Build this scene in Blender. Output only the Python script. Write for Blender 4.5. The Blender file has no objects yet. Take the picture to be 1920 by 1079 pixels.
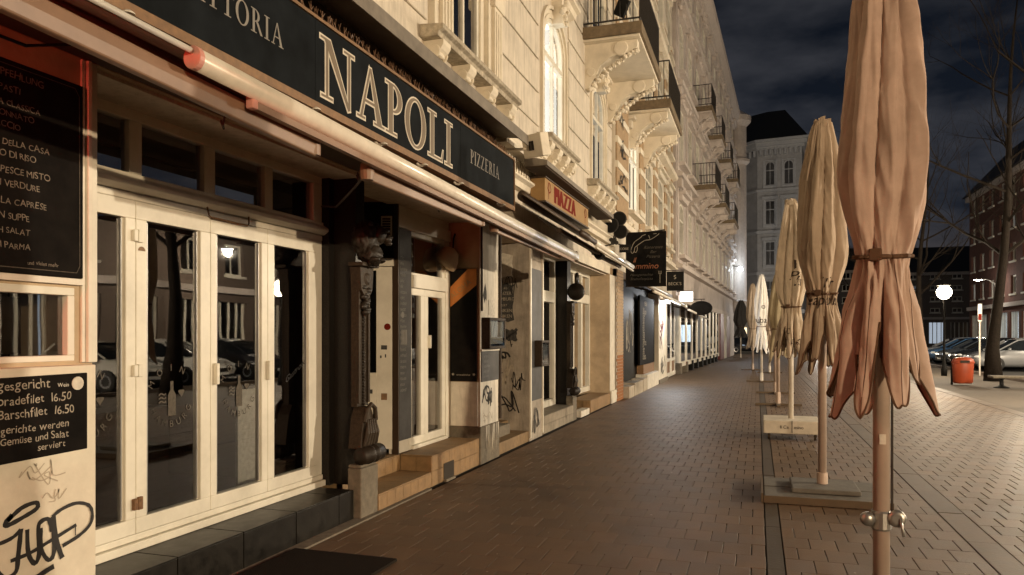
import bpy, math, random
from mathutils import Vector, Matrix, noise
random.seed(11)
R = math.radians
SC = bpy.context.scene
COL = SC.collection

# ------------------------------------------------------------------ camera
cd = bpy.data.cameras.new('camera'); cam = bpy.data.objects.new('camera', cd); COL.objects.link(cam)
cam.location = (0, 0, 1.6)
cam.rotation_euler = (R(90), 0, math.atan(460 / 1400))
cd.sensor_width = 36; cd.lens = 36 * 1400 / 1920
cd.shift_y = 89.5 / 1920
cd.clip_end = 2000; cd.clip_start = 0.05
SC.camera = cam

# ------------------------------------------------------------------ night sky
wd = bpy.data.worlds.new('World'); SC.world = wd; wd.use_nodes = True
nt = wd.node_tree; N = nt.nodes; L = nt.links
bg = N['Background']
sky = N.new('ShaderNodeTexSky'); sky.sky_type = 'NISHITA'; sky.sun_disc = False
sky.sun_elevation = R(2); sky.sun_rotation = R(250)
tc = N.new('ShaderNodeTexCoord')
mp = N.new('ShaderNodeMapping'); mp.inputs['Scale'].default_value = (1, 1, 2.6)
nz = N.new('ShaderNodeTexNoise'); nz.inputs['Scale'].default_value = 3.4; nz.inputs['Detail'].default_value = 7; nz.inputs['Roughness'].default_value = .55
L.new(tc.outputs['Generated'], mp.inputs[0]); L.new(mp.outputs[0], nz.inputs['Vector'])
cr = N.new('ShaderNodeValToRGB')
cr.color_ramp.elements[0].position = .42; cr.color_ramp.elements[0].color = (.0048, .0068, .0115, 1)
cr.color_ramp.elements[1].position = .66; cr.color_ramp.elements[1].color = (.040, .041, .048, 1)
L.new(nz.outputs['Fac'], cr.inputs[0])
sep = N.new('ShaderNodeSeparateXYZ'); L.new(tc.outputs['Generated'], sep.inputs[0])
hz = N.new('ShaderNodeMapRange'); hz.inputs[1].default_value = 0.0; hz.inputs[2].default_value = .42; hz.inputs[3].default_value = 1.9; hz.inputs[4].default_value = .85
L.new(sep.outputs['Z'], hz.inputs[0])
mul = N.new('ShaderNodeVectorMath'); mul.operation = 'SCALE'; L.new(cr.outputs[0], mul.inputs[0]); L.new(hz.outputs[0], mul.inputs['Scale'])
s2 = N.new('ShaderNodeVectorMath'); s2.operation = 'SCALE'; s2.inputs['Scale'].default_value = .0006; L.new(sky.outputs[0], s2.inputs[0])
add = N.new('ShaderNodeVectorMath'); add.operation = 'ADD'; L.new(mul.outputs[0], add.inputs[0]); L.new(s2.outputs[0], add.inputs[1])
gl = N.new('ShaderNodeMapRange'); gl.inputs[1].default_value = 0; gl.inputs[2].default_value = .16; gl.inputs[3].default_value = 1; gl.inputs[4].default_value = 0; gl.interpolation_type = 'SMOOTHSTEP'; L.new(sep.outputs['Z'], gl.inputs[0])
mx = N.new('ShaderNodeMix'); mx.data_type = 'RGBA'; L.new(gl.outputs[0], mx.inputs[0]); L.new(add.outputs[0], mx.inputs[6]); mx.inputs[7].default_value = (.050, .036, .028, 1)
L.new(mx.outputs[2], bg.inputs[0]); bg.inputs[1].default_value = 1.0

sl = bpy.data.lights.new('moon', 'SUN'); sl.energy = .012; sl.angle = R(.5); sl.color = (.75, .85, 1)
mo = bpy.data.objects.new('moon', sl); COL.objects.link(mo); mo.rotation_euler = (R(40), R(15), 0)

SC.view_settings.view_transform = 'Standard'; SC.view_settings.look = 'None'
SC.view_settings.exposure = 0; SC.view_settings.gamma = 1
SC.render.engine = 'CYCLES'
SC.cycles.use_denoising = True
SC.cycles.max_bounces = 7; SC.cycles.diffuse_bounces = 3; SC.cycles.glossy_bounces = 4; SC.cycles.transparent_max_bounces = 10
SC.cycles.sample_clamp_indirect = 4; SC.cycles.caustics_reflective = False; SC.cycles.caustics_refractive = False

# ------------------------------------------------------------------ materials
MATS = {}
def mat(name, col, rough=.7, metal=0, var=.15, scale=6, bump=0, bscale=40, emit=None, estr=1, dirt=0, streak=False, spec=.5, rnd=None, coat=0, crease=0):
    if name in MATS: return MATS[name]
    m = bpy.data.materials.new(name); m.use_nodes = True
    t = m.node_tree; n = t.nodes; l = t.links; b = n['Principled BSDF']
    b.inputs['Roughness'].default_value = rough; b.inputs['Metallic'].default_value = metal
    b.inputs['Specular IOR Level'].default_value = spec
    b.inputs['Coat Weight'].default_value = coat
    co = n.new('ShaderNodeNewGeometry').outputs['Position']
    last = None
    c0 = tuple(max(0, x * (1 - var)) for x in col) + (1,); c1 = tuple(min(1, x * (1 + var)) for x in col) + (1,)
    nz = n.new('ShaderNodeTexNoise'); nz.inputs['Scale'].default_value = scale; nz.inputs['Detail'].default_value = 6; nz.inputs['Roughness'].default_value = .62
    l.new(co, nz.inputs['Vector'])
    rp = n.new('ShaderNodeValToRGB'); rp.color_ramp.elements[0].position = .3; rp.color_ramp.elements[1].position = .72
    rp.color_ramp.elements[0].color = c0; rp.color_ramp.elements[1].color = c1
    l.new(nz.outputs['Fac'], rp.inputs[0]); last = rp.outputs[0]
    if rnd:
        if rnd == 'obj': ro = n.new('ShaderNodeObjectInfo').outputs['Random']
        else:
            a = n.new('ShaderNodeAttribute'); a.attribute_name = 'rnd'; ro = a.outputs['Fac']
        mr = n.new('ShaderNodeMapRange'); mr.inputs[3].default_value = .86; mr.inputs[4].default_value = 1.12; l.new(ro, mr.inputs[0])
        vm = n.new('ShaderNodeVectorMath'); vm.operation = 'SCALE'; l.new(last, vm.inputs[0]); l.new(mr.outputs[0], vm.inputs['Scale']); last = vm.outputs[0]
    if dirt:
        mp = n.new('ShaderNodeMapping'); mp.inputs['Scale'].default_value = (7, 7, .8) if streak else (1, 1, 1); l.new(co, mp.inputs[0])
        n2 = n.new('ShaderNodeTexNoise'); n2.inputs['Scale'].default_value = 1.6; n2.inputs['Detail'].default_value = 9; n2.inputs['Roughness'].default_value = .7
        l.new(mp.outputs[0], n2.inputs['Vector'])
        r2 = n.new('ShaderNodeValToRGB'); r2.color_ramp.elements[0].position = .46; r2.color_ramp.elements[1].position = .75
        r2.color_ramp.elements[0].color = (0, 0, 0, 1); r2.color_ramp.elements[1].color = (dirt, dirt, dirt, 1)
        l.new(n2.outputs['Fac'], r2.inputs[0])
        mx = n.new('ShaderNodeMix'); mx.data_type = 'RGBA'; l.new(r2.outputs[0], mx.inputs[0]); l.new(last, mx.inputs[6]); mx.inputs[7].default_value = (col[0] * .3, col[1] * .27, col[2] * .22, 1)
        last = mx.outputs[2]
    l.new(last, b.inputs['Base Color'])
    if bump:
        n3 = n.new('ShaderNodeTexNoise'); n3.inputs['Scale'].default_value = bscale; n3.inputs['Detail'].default_value = 5; l.new(co, n3.inputs['Vector'])
        bp = n.new('ShaderNodeBump'); bp.inputs['Strength'].default_value = bump; bp.inputs['Distance'].default_value = .01; l.new(n3.outputs['Fac'], bp.inputs['Height']); l.new(bp.outputs[0], b.inputs['Normal'])
        if crease:
            m4 = n.new('ShaderNodeMapping'); m4.inputs['Scale'].default_value = (1, 1, .45); m4.inputs['Rotation'].default_value = (.35, .2, 0); l.new(co, m4.inputs[0]); n4 = n.new('ShaderNodeTexNoise'); n4.noise_type = 'RIDGED_MULTIFRACTAL'; n4.inputs['Scale'].default_value = 9; n4.inputs['Detail'].default_value = 4; l.new(m4.outputs[0], n4.inputs['Vector'])
            b4 = n.new('ShaderNodeBump'); b4.inputs['Strength'].default_value = crease; b4.inputs['Distance'].default_value = .012; l.new(n4.outputs[0], b4.inputs['Height']); l.new(bp.outputs[0], b4.inputs['Normal']); l.new(b4.outputs[0], b.inputs['Normal'])
        rr = n.new('ShaderNodeMapRange'); rr.inputs[3].default_value = max(0, rough - .12); rr.inputs[4].default_value = min(1, rough + .12); l.new(nz.outputs['Fac'], rr.inputs[0]); l.new(rr.outputs[0], b.inputs['Roughness'])
    if emit: b.inputs['Emission Color'].default_value = (*emit, 1); b.inputs['Emission Strength'].default_value = estr
    MATS[name] = m; return m
def glass(name, tint=(.75, .75, .72), k=3.0):
    m = bpy.data.materials.new(name); m.use_nodes = True
    t = m.node_tree; n = t.nodes; l = t.links; n.remove(n['Principled BSDF'])
    tr = n.new('ShaderNodeBsdfTransparent'); tr.inputs[0].default_value = (*tint, 1)
    g = n.new('ShaderNodeBsdfGlossy'); g.inputs['Roughness'].default_value = .012; g.inputs['Color'].default_value = (.95, .95, .95, 1)
    f = n.new('ShaderNodeFresnel'); f.inputs[0].default_value = 1.5
    nz = n.new('ShaderNodeTexNoise'); nz.inputs['Scale'].default_value = 1.3; bp = n.new('ShaderNodeBump'); bp.inputs['Strength'].default_value = .02; bp.inputs['Distance'].default_value = .05
    l.new(n.new('ShaderNodeTexCoord').outputs['Object'], nz.inputs['Vector']); l.new(nz.outputs['Fac'], bp.inputs['Height']); l.new(bp.outputs[0], g.inputs['Normal'])
    mu = n.new('ShaderNodeMath'); mu.operation = 'MULTIPLY'; mu.inputs[1].default_value = k; mu.use_clamp = True; l.new(f.outputs[0], mu.inputs[0])
    mx = n.new('ShaderNodeMixShader'); l.new(mu.outputs[0], mx.inputs[0]); l.new(tr.outputs[0], mx.inputs[1]); l.new(g.outputs[0], mx.inputs[2])
    l.new(mx.outputs[0], n['Material Output'].inputs[0]); return m
def emis(name, col, s):
    m = bpy.data.materials.new(name); m.use_nodes = True; b = m.node_tree.nodes['Principled BSDF']
    b.inputs['Base Color'].default_value = (*[min(.8, c) for c in col], 1); b.inputs['Emission Color'].default_value = (*col, 1); b.inputs['Emission Strength'].default_value = s; return m

GLASS = glass('window_glass'); GLASS2 = glass('far_glass', (.55, .55, .55), 2.0)
M = dict(
 stucco=mat('cream_stucco', (.62, .555, .46), .85, var=.13, scale=3, bump=.3, bscale=60, dirt=.5, streak=True),
 trim=mat('cream_trim', (.70, .63, .51), .8, var=.08, scale=5, bump=.2, bscale=50, dirt=.30),
 weather=mat('weathered_sill', (.40, .35, .27), .9, var=.4, scale=14, bump=.4, dirt=.7),
 frame=mat('white_door_paint', (.74, .70, .60), .38, var=.06, scale=4, bump=.08, bscale=20, dirt=.34),
 gap=mat('joint_dark', (.03, .022, .015), .9),
 rust=mat('rusty_iron', (.16, .08, .035), .8, var=.5, scale=60),
 granite=mat('black_granite', (.012, .010, .008), .3, var=.9, scale=120, spec=.25),
 granite_tile=mat('dark_tile', (.012, .0102, .008), .38, var=.5, scale=12, bump=.05, dirt=.3, rnd='obj', spec=.22),
 grout=mat('grey_grout', (.34, .30, .24), .9),
 beige=mat('beige_wall', (.50, .38, .25), .85, var=.14, scale=5, bump=.2, dirt=.35),
 reveal=mat('ochre_reveal', (.42, .30, .18), .85, var=.15, scale=5, bump=.15, dirt=.4),
 soffit=mat('soffit_board', (.30, .20, .11), .85, var=.15, scale=3, dirt=.3),
 interior=mat('dark_interior', (.035, .026, .018), .9, var=.3, scale=2),
 chair=mat('dark_wood', (.05, .03, .018), .5),
 iron=mat('cast_iron', (.022, .016, .011), .45, spec=.3, var=.4, scale=30, bump=.25, bscale=80),
 ironlit=mat('worn_iron_paint', (.040, .028, .018), .55, spec=.2, var=.4, scale=30, bump=.3, bscale=70, dirt=.5),
 black=mat('black_paint', (.008, .0075, .007), .55, spec=.15),
 steel=mat('dull_steel', (.35, .34, .32), .35, metal=.8),
 stone=mat('grey_base_stone', (.16, .135, .10), .85, var=.3, scale=16, bump=.4, dirt=.5),
 steptile=mat('yellow_step_tile', (.27, .165, .075), .6, var=.2, scale=14, bump=.1, dirt=.45),
 stepside=mat('yellow_step_top', (.22, .14, .065), .65, var=.25, scale=10, dirt=.5),
 board=mat('blackboard', (.0075, .0062, .0052), .85, var=.5, scale=8, spec=.12),
 greyboard=mat('grey_chalkboard', (.075, .075, .078), .55, var=.3, scale=6, dirt=.3, spec=.3),
 chalkm=mat('chalk_menu', (.20, .17, .135), .9, var=.4, scale=40), chalk=mat('chalk_white', (.36, .32, .26), .9, var=.3, scale=60),
 chalkdim=mat('chalk_faint', (.085, .072, .056), .9, var=.4, scale=60),
 whitepanel=mat('white_panel', (.72, .66, .54), .7, var=.08, scale=5, bump=.15, dirt=.3),
 grimeshade=mat('grimy_shaded_wall', (.38, .335, .28), .8, var=.25, scale=6, bump=.25, dirt=.7, streak=True),  # grime streaks over a base tone darkened to hold the wall's shade
 whitewall=mat('white_pillar', (.68, .63, .54), .75, var=.14, scale=6, bump=.25, dirt=.6, streak=True),
 spray=mat('black_spray', (.012, .010, .009), .6), sprayred=mat('maroon_spray', (.10, .018, .02), .6), sprayfaint=mat('faint_spray', (.42, .36, .28), .8),
 paper=mat('paper', (.62, .58, .5), .9, var=.2, scale=25), paperdark=mat('printed_paper', (.05, .048, .045), .8, var=.6, scale=30),
 orange=mat('orange_print', (.50, .17, .03), .7), red=mat('red_letters', (.16, .014, .006), .7, spec=.08),
 signbg=mat('navy_sign_panel', (.0075, .0095, .0115), .7, var=.5, scale=3, spec=.06),
 lettertan=mat('letter_tan', (.165, .125, .080), .55, var=.1), letteredge=mat('letter_edge', (.62, .56, .46), .6), lettergrey=mat('letter_grey', (.21, .19, .165), .6),
 wood=mat('sign_wood_trim', (.20, .11, .05), .6, var=.25, scale=20, bump=.1),
 piazza=mat('piazza_panel', (.33, .205, .09), .6, var=.1, spec=.15),
 awnwhite=mat('awning_profile', (.76, .71, .62), .24, var=.08, scale=9, dirt=.35), awnarm=mat('awning_arm', (.21, .122, .075), .45, var=.15),
 awnfab=mat('awning_fabric', (.16, .12, .085), .9, var=.2, bump=.2),
 flash=mat('zinc_flashing', (.22, .19, .155), .5, metal=.3, var=.2, dirt=.4),
 darkboard=mat('dark_soffit_and_shade', (.05, .03, .015), .9),
 cloth=mat('parasol_cloth', (.42, .325, .24), .9, var=.10, scale=7, bump=.16, bscale=260, dirt=.42, crease=.5), clothpink=mat('parasol_cloth_red_lit', (.47, .335, .27), .9, var=.12, scale=7, bump=.16, bscale=260, dirt=.42, crease=.5),  # second cloth has the pink of the red light in its colour
 clothwhite=mat('parasol_cloth_white', (.78, .76, .72), .9, var=.06), clotholive=mat('parasol_cloth_olive', (.33, .27, .17), .9, var=.15),
 clothdark=mat('parasol_cloth_dark', (.03, .028, .028), .9), hem=mat('brown_hem', (.10, .05, .025), .85), ink=mat('dark_print', (.035, .02, .012), .85),
 pole=mat('parasol_pole', (.50, .39, .32), .4, metal=.2, var=.1, dirt=.3), polewhite=mat('white_pole', (.66, .60, .52), .45, dirt=.35),
 slab=mat('base_slab', (.13, .118, .10), .8, var=.3, scale=12, bump=.3, dirt=.4), basewhite=mat('painted_base', (.60, .54, .44), .7, dirt=.35), rail=mat('brown_iron_bar', (.10, .065, .035), .7),
 brick=mat('brick', (.27, .12, .06), .85, var=.2, scale=25, bump=.2, rnd='obj'), tanbrick=mat('tan_brick_band', (.37, .26, .155), .85, var=.18, scale=9, bump=.2, dirt=.3),
 mortar=mat('mortar', (.35, .30, .24), .9),
 band=mat('white_band', (.70, .64, .53), .8, var=.08, dirt=.3),
 balc=mat('balcony_edge', (.17, .125, .075), .8, var=.3, scale=10, dirt=.4), balciron=mat('balcony_iron', (.018, .014, .011), .55),
 farw=mat('far_plaster', (.46, .405, .375), .85, var=.12, scale=2, dirt=.35), fart=mat('far_trim', (.52, .46, .42), .85, var=.1), greyw=mat('grey_plaster', (.44, .44, .45), .85, var=.12, scale=1.5, dirt=.3), greyt=mat('grey_trim', (.50, .51, .53), .85, var=.1),
 roof=mat('slate_roof', (.012, .012, .014), .6), redbrick=mat('red_brick_far', (.105, .045, .032), .9, var=.25, scale=3), reddoor=mat('dark_red_door', (.10, .012, .012), .5),
 lit=emis('lit_curtain', (1, .97, .90), 4.5), litdim=emis('dim_curtain', (.66, .76, .90), 1.0), litcool=emis('cool_lit', (.70, .85, 1), 2.6), litwarm=emis('warm_lit', (1, .75, .45), 2.0), litdimmer=emis('far_dim_window', (.55, .66, .85), .16),
 bulb=emis('lamp_bulb', (1, .86, .62), 60), globe=emis('lantern_glow', (1, .84, .58), 45), bulbcool=emis('lamp_bulb_cool', (.80, .93, 1), 40), neon=emis('red_neon', (1, .06, .03), 25), litsign=emis('lit_white_sign', (1, .96, .9), 4),
 bark=mat('bark', (.017, .013, .010), .95, spec=.1, var=.4, scale=14, bump=.8, bscale=18), pot=mat('planter', (.42, .36, .28), .8, dirt=.4),
 bin=mat('orange_bin', (.30, .048, .014), .45, var=.15), tyre=mat('tyre', (.012, .012, .012), .8), rim=mat('rim', (.4, .4, .42), .3, metal=.9), carglass=mat('car_glass', (.010, .012, .014), .05, spec=.8),
 lens=mat('headlight_lens', (.75, .76, .78), .12, spec=.8), plate=mat('number_plate', (.7, .7, .68), .4),
)
PAV = dict(rough=.52, var=.30, scale=3.2, bump=.35, bscale=90, dirt=.6)
M['pav'] = mat('paver_single', (.138, .086, .049), rnd='obj', **PAV); M['pavj'] = mat('paver_joined', (.138, .086, .049), rnd='attr', **PAV)
M['joint'] = mat('paving_joint', (.022, .015, .010), .95); M['kerb'] = mat('flush_kerb', (.11, .075, .050), .55, var=.2, scale=9, bump=.25, dirt=.35, rnd='obj')
M['asphalt'] = mat('asphalt', (.032, .030, .028), .6, var=.3, bump=.4); M['sand'] = mat('trodden_ground', (.085, .066, .048), .8, var=.3, bump=.4)
M['mat'] = mat('doormat', (.016, .012, .009), .95, spec=.1, bump=.6, bscale=200)

# ------------------------------------------------------------------ mesh builder
ORG = {}
class MB:
    def __init__(s): s.v = []; s.f = []
    def poly(s, pts): i = len(s.v); s.v += [tuple(p) for p in pts]; s.f.append(tuple(range(i, i + len(pts)))); return s
    def box(s, x0, x1, y0, y1, z0, z1):
        i = len(s.v); s.v += [(x0, y0, z0), (x1, y0, z0), (x1, y1, z0), (x0, y1, z0), (x0, y0, z1), (x1, y0, z1), (x1, y1, z1), (x0, y1, z1)]
        s.f += [tuple(i + k for k in q) for q in ((0, 3, 2, 1), (4, 5, 6, 7), (0, 1, 5, 4), (1, 2, 6, 5), (2, 3, 7, 6), (3, 0, 4, 7))]; return s
    def fb(s, y0, y1, z0, z1, d0, d1): return s.box(-d1, -d0, y0, y1, z0, z1)      # facade box: along street, up, distance from street axis
    def ext(s, pts, f, a0, a1):                                                     # polygon pts mapped by f(p,q,a), extruded a0->a1
        n = len(pts); i = len(s.v); s.v += [f(p, q, a0) for p, q in pts] + [f(p, q, a1) for p, q in pts]
        s.f.append(tuple(range(i + n - 1, i - 1, -1))); s.f.append(tuple(range(i + n, i + 2 * n)))
        for k in range(n): k2 = (k + 1) % n; s.f.append((i + k, i + k2, i + n + k2, i + n + k))
        return s
    def fext(s, pts, d0, d1): return s.ext(pts, lambda y, z, d: (-d, y, z), d0, d1)   # (along,up) polygon through the wall
    def mould(s, prof, y0, y1): return s.ext(prof, lambda d, z, y: (-d, y, z), y0, y1) # (distance,up) profile run along the street
    def tube(s, pts, r, n=8, cap=True):
        pts = [Vector(p) for p in pts]; m = len(pts); rs = r if isinstance(r, (list, tuple)) else [r] * m; i0 = len(s.v)
        up = Vector((0, 0, 1)); prev = None
        for k, p in enumerate(pts):
            d = (pts[min(k + 1, m - 1)] - pts[max(k - 1, 0)]).normalized()
            if prev is None: a = d.cross(up if abs(d.z) < .95 else Vector((1, 0, 0))).normalized()
            else: a = (prev - d * prev.dot(d)).normalized()
            prev = a; b = d.cross(a)
            for q in range(n): t = 2 * math.pi * q / n; s.v.append(tuple(p + (a * math.cos(t) + b * math.sin(t)) * rs[k]))
        for k in range(m - 1):
            for q in range(n): q2 = (q + 1) % n; s.f.append((i0 + k * n + q, i0 + k * n + q2, i0 + (k + 1) * n + q2, i0 + (k + 1) * n + q))
        if cap: s.f.append(tuple(i0 + q for q in range(n - 1, -1, -1))); s.f.append(tuple(i0 + (m - 1) * n + q for q in range(n)))
        return s
    def lathe(s, prof, c=(0, 0, 0), n=16, ax='z', sx=1, sy=1):
        i0 = len(s.v); m = len(prof)
        for r, z in prof:
            for q in range(n):
                t = 2 * math.pi * q / n; a = r * math.cos(t) * sx; b = r * math.sin(t) * sy
                p = (a, b, z) if ax == 'z' else ((z, a, b) if ax == 'x' else (a, z, b)); s.v.append((p[0] + c[0], p[1] + c[1], p[2] + c[2]))
        for k in range(m - 1):
            for q in range(n): q2 = (q + 1) % n; s.f.append((i0 + k * n + q, i0 + k * n + q2, i0 + (k + 1) * n + q2, i0 + (k + 1) * n + q))
        s.f.append(tuple(i0 + q for q in range(n - 1, -1, -1))); s.f.append(tuple(i0 + (m - 1) * n + q for q in range(n)))
        return s
    def blob(s, c, rx, ry, rz, n=10, seed=0, amp=0):
        prof = []
        i0 = len(s.v); m = n // 2 + 1
        for k in range(m + 1):
            ph = math.pi * k / m
            for q in range(n):
                t = 2 * math.pi * q / n; d = Vector((math.sin(ph) * math.cos(t), math.sin(ph) * math.sin(t), math.cos(ph)))
                f = 1 + amp * noise.noise(d * 2.3 + Vector((seed, 0, 0))); s.v.append((c[0] + d.x * rx * f, c[1] + d.y * ry * f, c[2] + d.z * rz * f))
        for k in range(m):
            for q in range(n): q2 = (q + 1) % n; s.f.append((i0 + k * n + q, i0 + (k + 1) * n + q, i0 + (k + 1) * n + q2, i0 + k * n + q2))
        return s
    def build(s, name, m, parent=None, smooth=False, bevel=0, loc=None):
        o0 = ORG[parent.name] if parent is not None else Vector(loc or (0, 0, 0))
        me = bpy.data.meshes.new(name); me.from_pydata([(x - o0.x, y - o0.y, z - o0.z) for x, y, z in s.v], [], s.f); me.materials.append(m); me.update()
        if smooth: me.polygons.foreach_set('use_smooth', [True] * len(me.polygons))
        o = bpy.data.objects.new(name, me); COL.objects.link(o)
        if parent is not None and name in ('chalk_writing', 'chalk_line', 'small_lettering', 'scrollwork', 'window_decal', 'line_drawing', 'small_print', 'spray_scrawl', 'lettering', 'small_letters', 'print', 'seams', 'cornices', 'brackets', 'window_lettering'): o['kind'] = 'stuff'
        if parent is not None: o.parent = parent; ORG[o.name] = o0
        else: o.location = o0; ORG[o.name] = o0
        if bevel: bv = o.modifiers.new('b', 'BEVEL'); bv.width = bevel; bv.segments = 2; bv.limit_method = 'ANGLE'
        return o
def thing(name, loc, label, cat, group=None):
    o = bpy.data.objects.new(name, None); COL.objects.link(o); o.location = loc; o.empty_display_size = .1; ORG[o.name] = Vector(loc); tag(o, label, cat, group); return o
def tag(o, label, cat, group=None):
    o['label'] = label; o['category'] = cat
    if group: o['group'] = group
    return o
def struct(o, kind='structure'): o['kind'] = kind; return o
def share(o, name, parent, loc):            # another piece on the same mesh, loc relative to parent
    c = bpy.data.objects.new(name, o.data); COL.objects.link(c); c.parent = parent; c.location = loc; ORG[c.name] = ORG[parent.name]; return c

# ------------------------------------------------------------------ writing
_tx = {}
def _prep():                                  # outlines of every character used, made once while the scene is still empty
    for ch in sorted(set("ABCDEFGHIKLMNOPRSTUVWXZabcdefghiklmnoprstuvwzü0123456789,.'&")):
        c = bpy.data.curves.new('t', 'FONT'); c.body = ch; c.size = 1; c.resolution_u = 3
        o = bpy.data.objects.new('t', c); COL.objects.link(o); me = bpy.data.meshes.new_from_object(o.evaluated_get(bpy.context.evaluated_depsgraph_get()))
        _tx[ch] = ([(v.co.x, v.co.y) for v in me.vertices], [tuple(p.vertices) for p in me.polygons]); bpy.data.objects.remove(o); bpy.data.curves.remove(c); bpy.data.meshes.remove(me)
_prep()
def text2d(s, size=1, shear=0, space=1, align='LEFT'):
    V = []; Fc = []; x0 = 0
    for ch in s:
        if ch == ' ': x0 += .3 * space; continue
        v, f = _tx[ch]; i = len(V); mn = min(x for x, y in v); V += [(x0 + x - mn + y * shear, y) for x, y in v]; Fc += [tuple(i + k for k in q) for q in f]; x0 += (max(x for x, y in v) - mn) + .085 * space ** 3
    off = 0 if align == 'LEFT' else (-x0 if align == 'RIGHT' else -x0 / 2)
    return [((x + off) * size, y * size) for x, y in V], Fc
def FAC(Y, Z, D): return lambda x, y: (-D, Y + x, Z + y)                 # on a wall facing the street
def CRS(X, Y, Z): return lambda x, y: (X + x, Y, Z + y)                  # on a face across the street, towards the camera
def write(mb, s, fn, size, shear=0, space=1, align='LEFT', jit=0):
    if jit:
        x0 = 0
        parts = []
        for ch in s:
            if ch == ' ': x0 += size * .3; continue
            v, f = text2d(ch, size * random.uniform(.88, 1.1), shear + random.uniform(-.1, .1)); dy = random.uniform(-jit, jit) * size
            w = max(x for x, y in v) + size * .07; parts.append(([(x + x0, y + dy) for x, y in v], f)); x0 += w
        off = 0 if align == 'LEFT' else (-x0 if align == 'RIGHT' else -x0 / 2)
    else: v, f = text2d(s, size, shear, space, align); parts = [(v, f)]; off = 0
    for v, f in parts:
        i = len(mb.v); mb.v += [fn(x + off, y) for x, y in v]; mb.f += [tuple(i + k for k in q) for q in f]
    return mb
def stroke(mb, pts, w, fn, closed=False, sm=4):
    P = [Vector((x, y)) for x, y in pts]; n = len(P); Q = []
    for i in range(n - 1 if not closed else n):
        p0, p1, p2, p3 = P[(i - 1) % n if closed else max(i - 1, 0)], P[i], P[(i + 1) % n], P[(i + 2) % n if closed else min(i + 2, n - 1)]
        for k in range(sm): t = k / sm; Q.append(.5 * ((2 * p1) + (p2 - p0) * t + (2 * p0 - 5 * p1 + 4 * p2 - p3) * t * t + (3 * p1 - p0 - 3 * p2 + p3) * t ** 3))
    if not closed: Q.append(P[-1])
    else: Q.append(Q[0])
    A = []; B = []
    for i, q in enumerate(Q):
        d = (Q[min(i + 1, len(Q) - 1)] - Q[max(i - 1, 0)]); d = d.normalized() if d.length > 1e-9 else Vector((1, 0)); nn = Vector((-d.y, d.x)) * w * .5 * random.uniform(.85, 1.1); A.append(q + nn); B.append(q - nn)
    i0 = len(mb.v)
    for a, b in zip(A, B): mb.v += [fn(*a), fn(*b)]
    for i in range(len(Q) - 1): mb.f.append((i0 + 2 * i, i0 + 2 * i + 1, i0 + 2 * i + 3, i0 + 2 * i + 2))
    return mb
def layered(fnbase, step=.0006):            # each stroke a hair further out, so crossings never share a plane
    st = {'k': 0}
    def nxt(): st['k'] += 1; return fnbase(st['k'] * step)
    return nxt
def scrawl(mb, nxt, x, y, w, h, n, lw):      # one illegible tag
    for _ in range(n):
        px = x + random.random() * w * .4; py = y + random.random() * h; pts = []
        for k in range(random.randint(4, 7)): pts.append((px, py)); px += random.uniform(-.12, .3) * w; py = y + random.random() * h
        stroke(mb, pts, lw, nxt())
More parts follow.
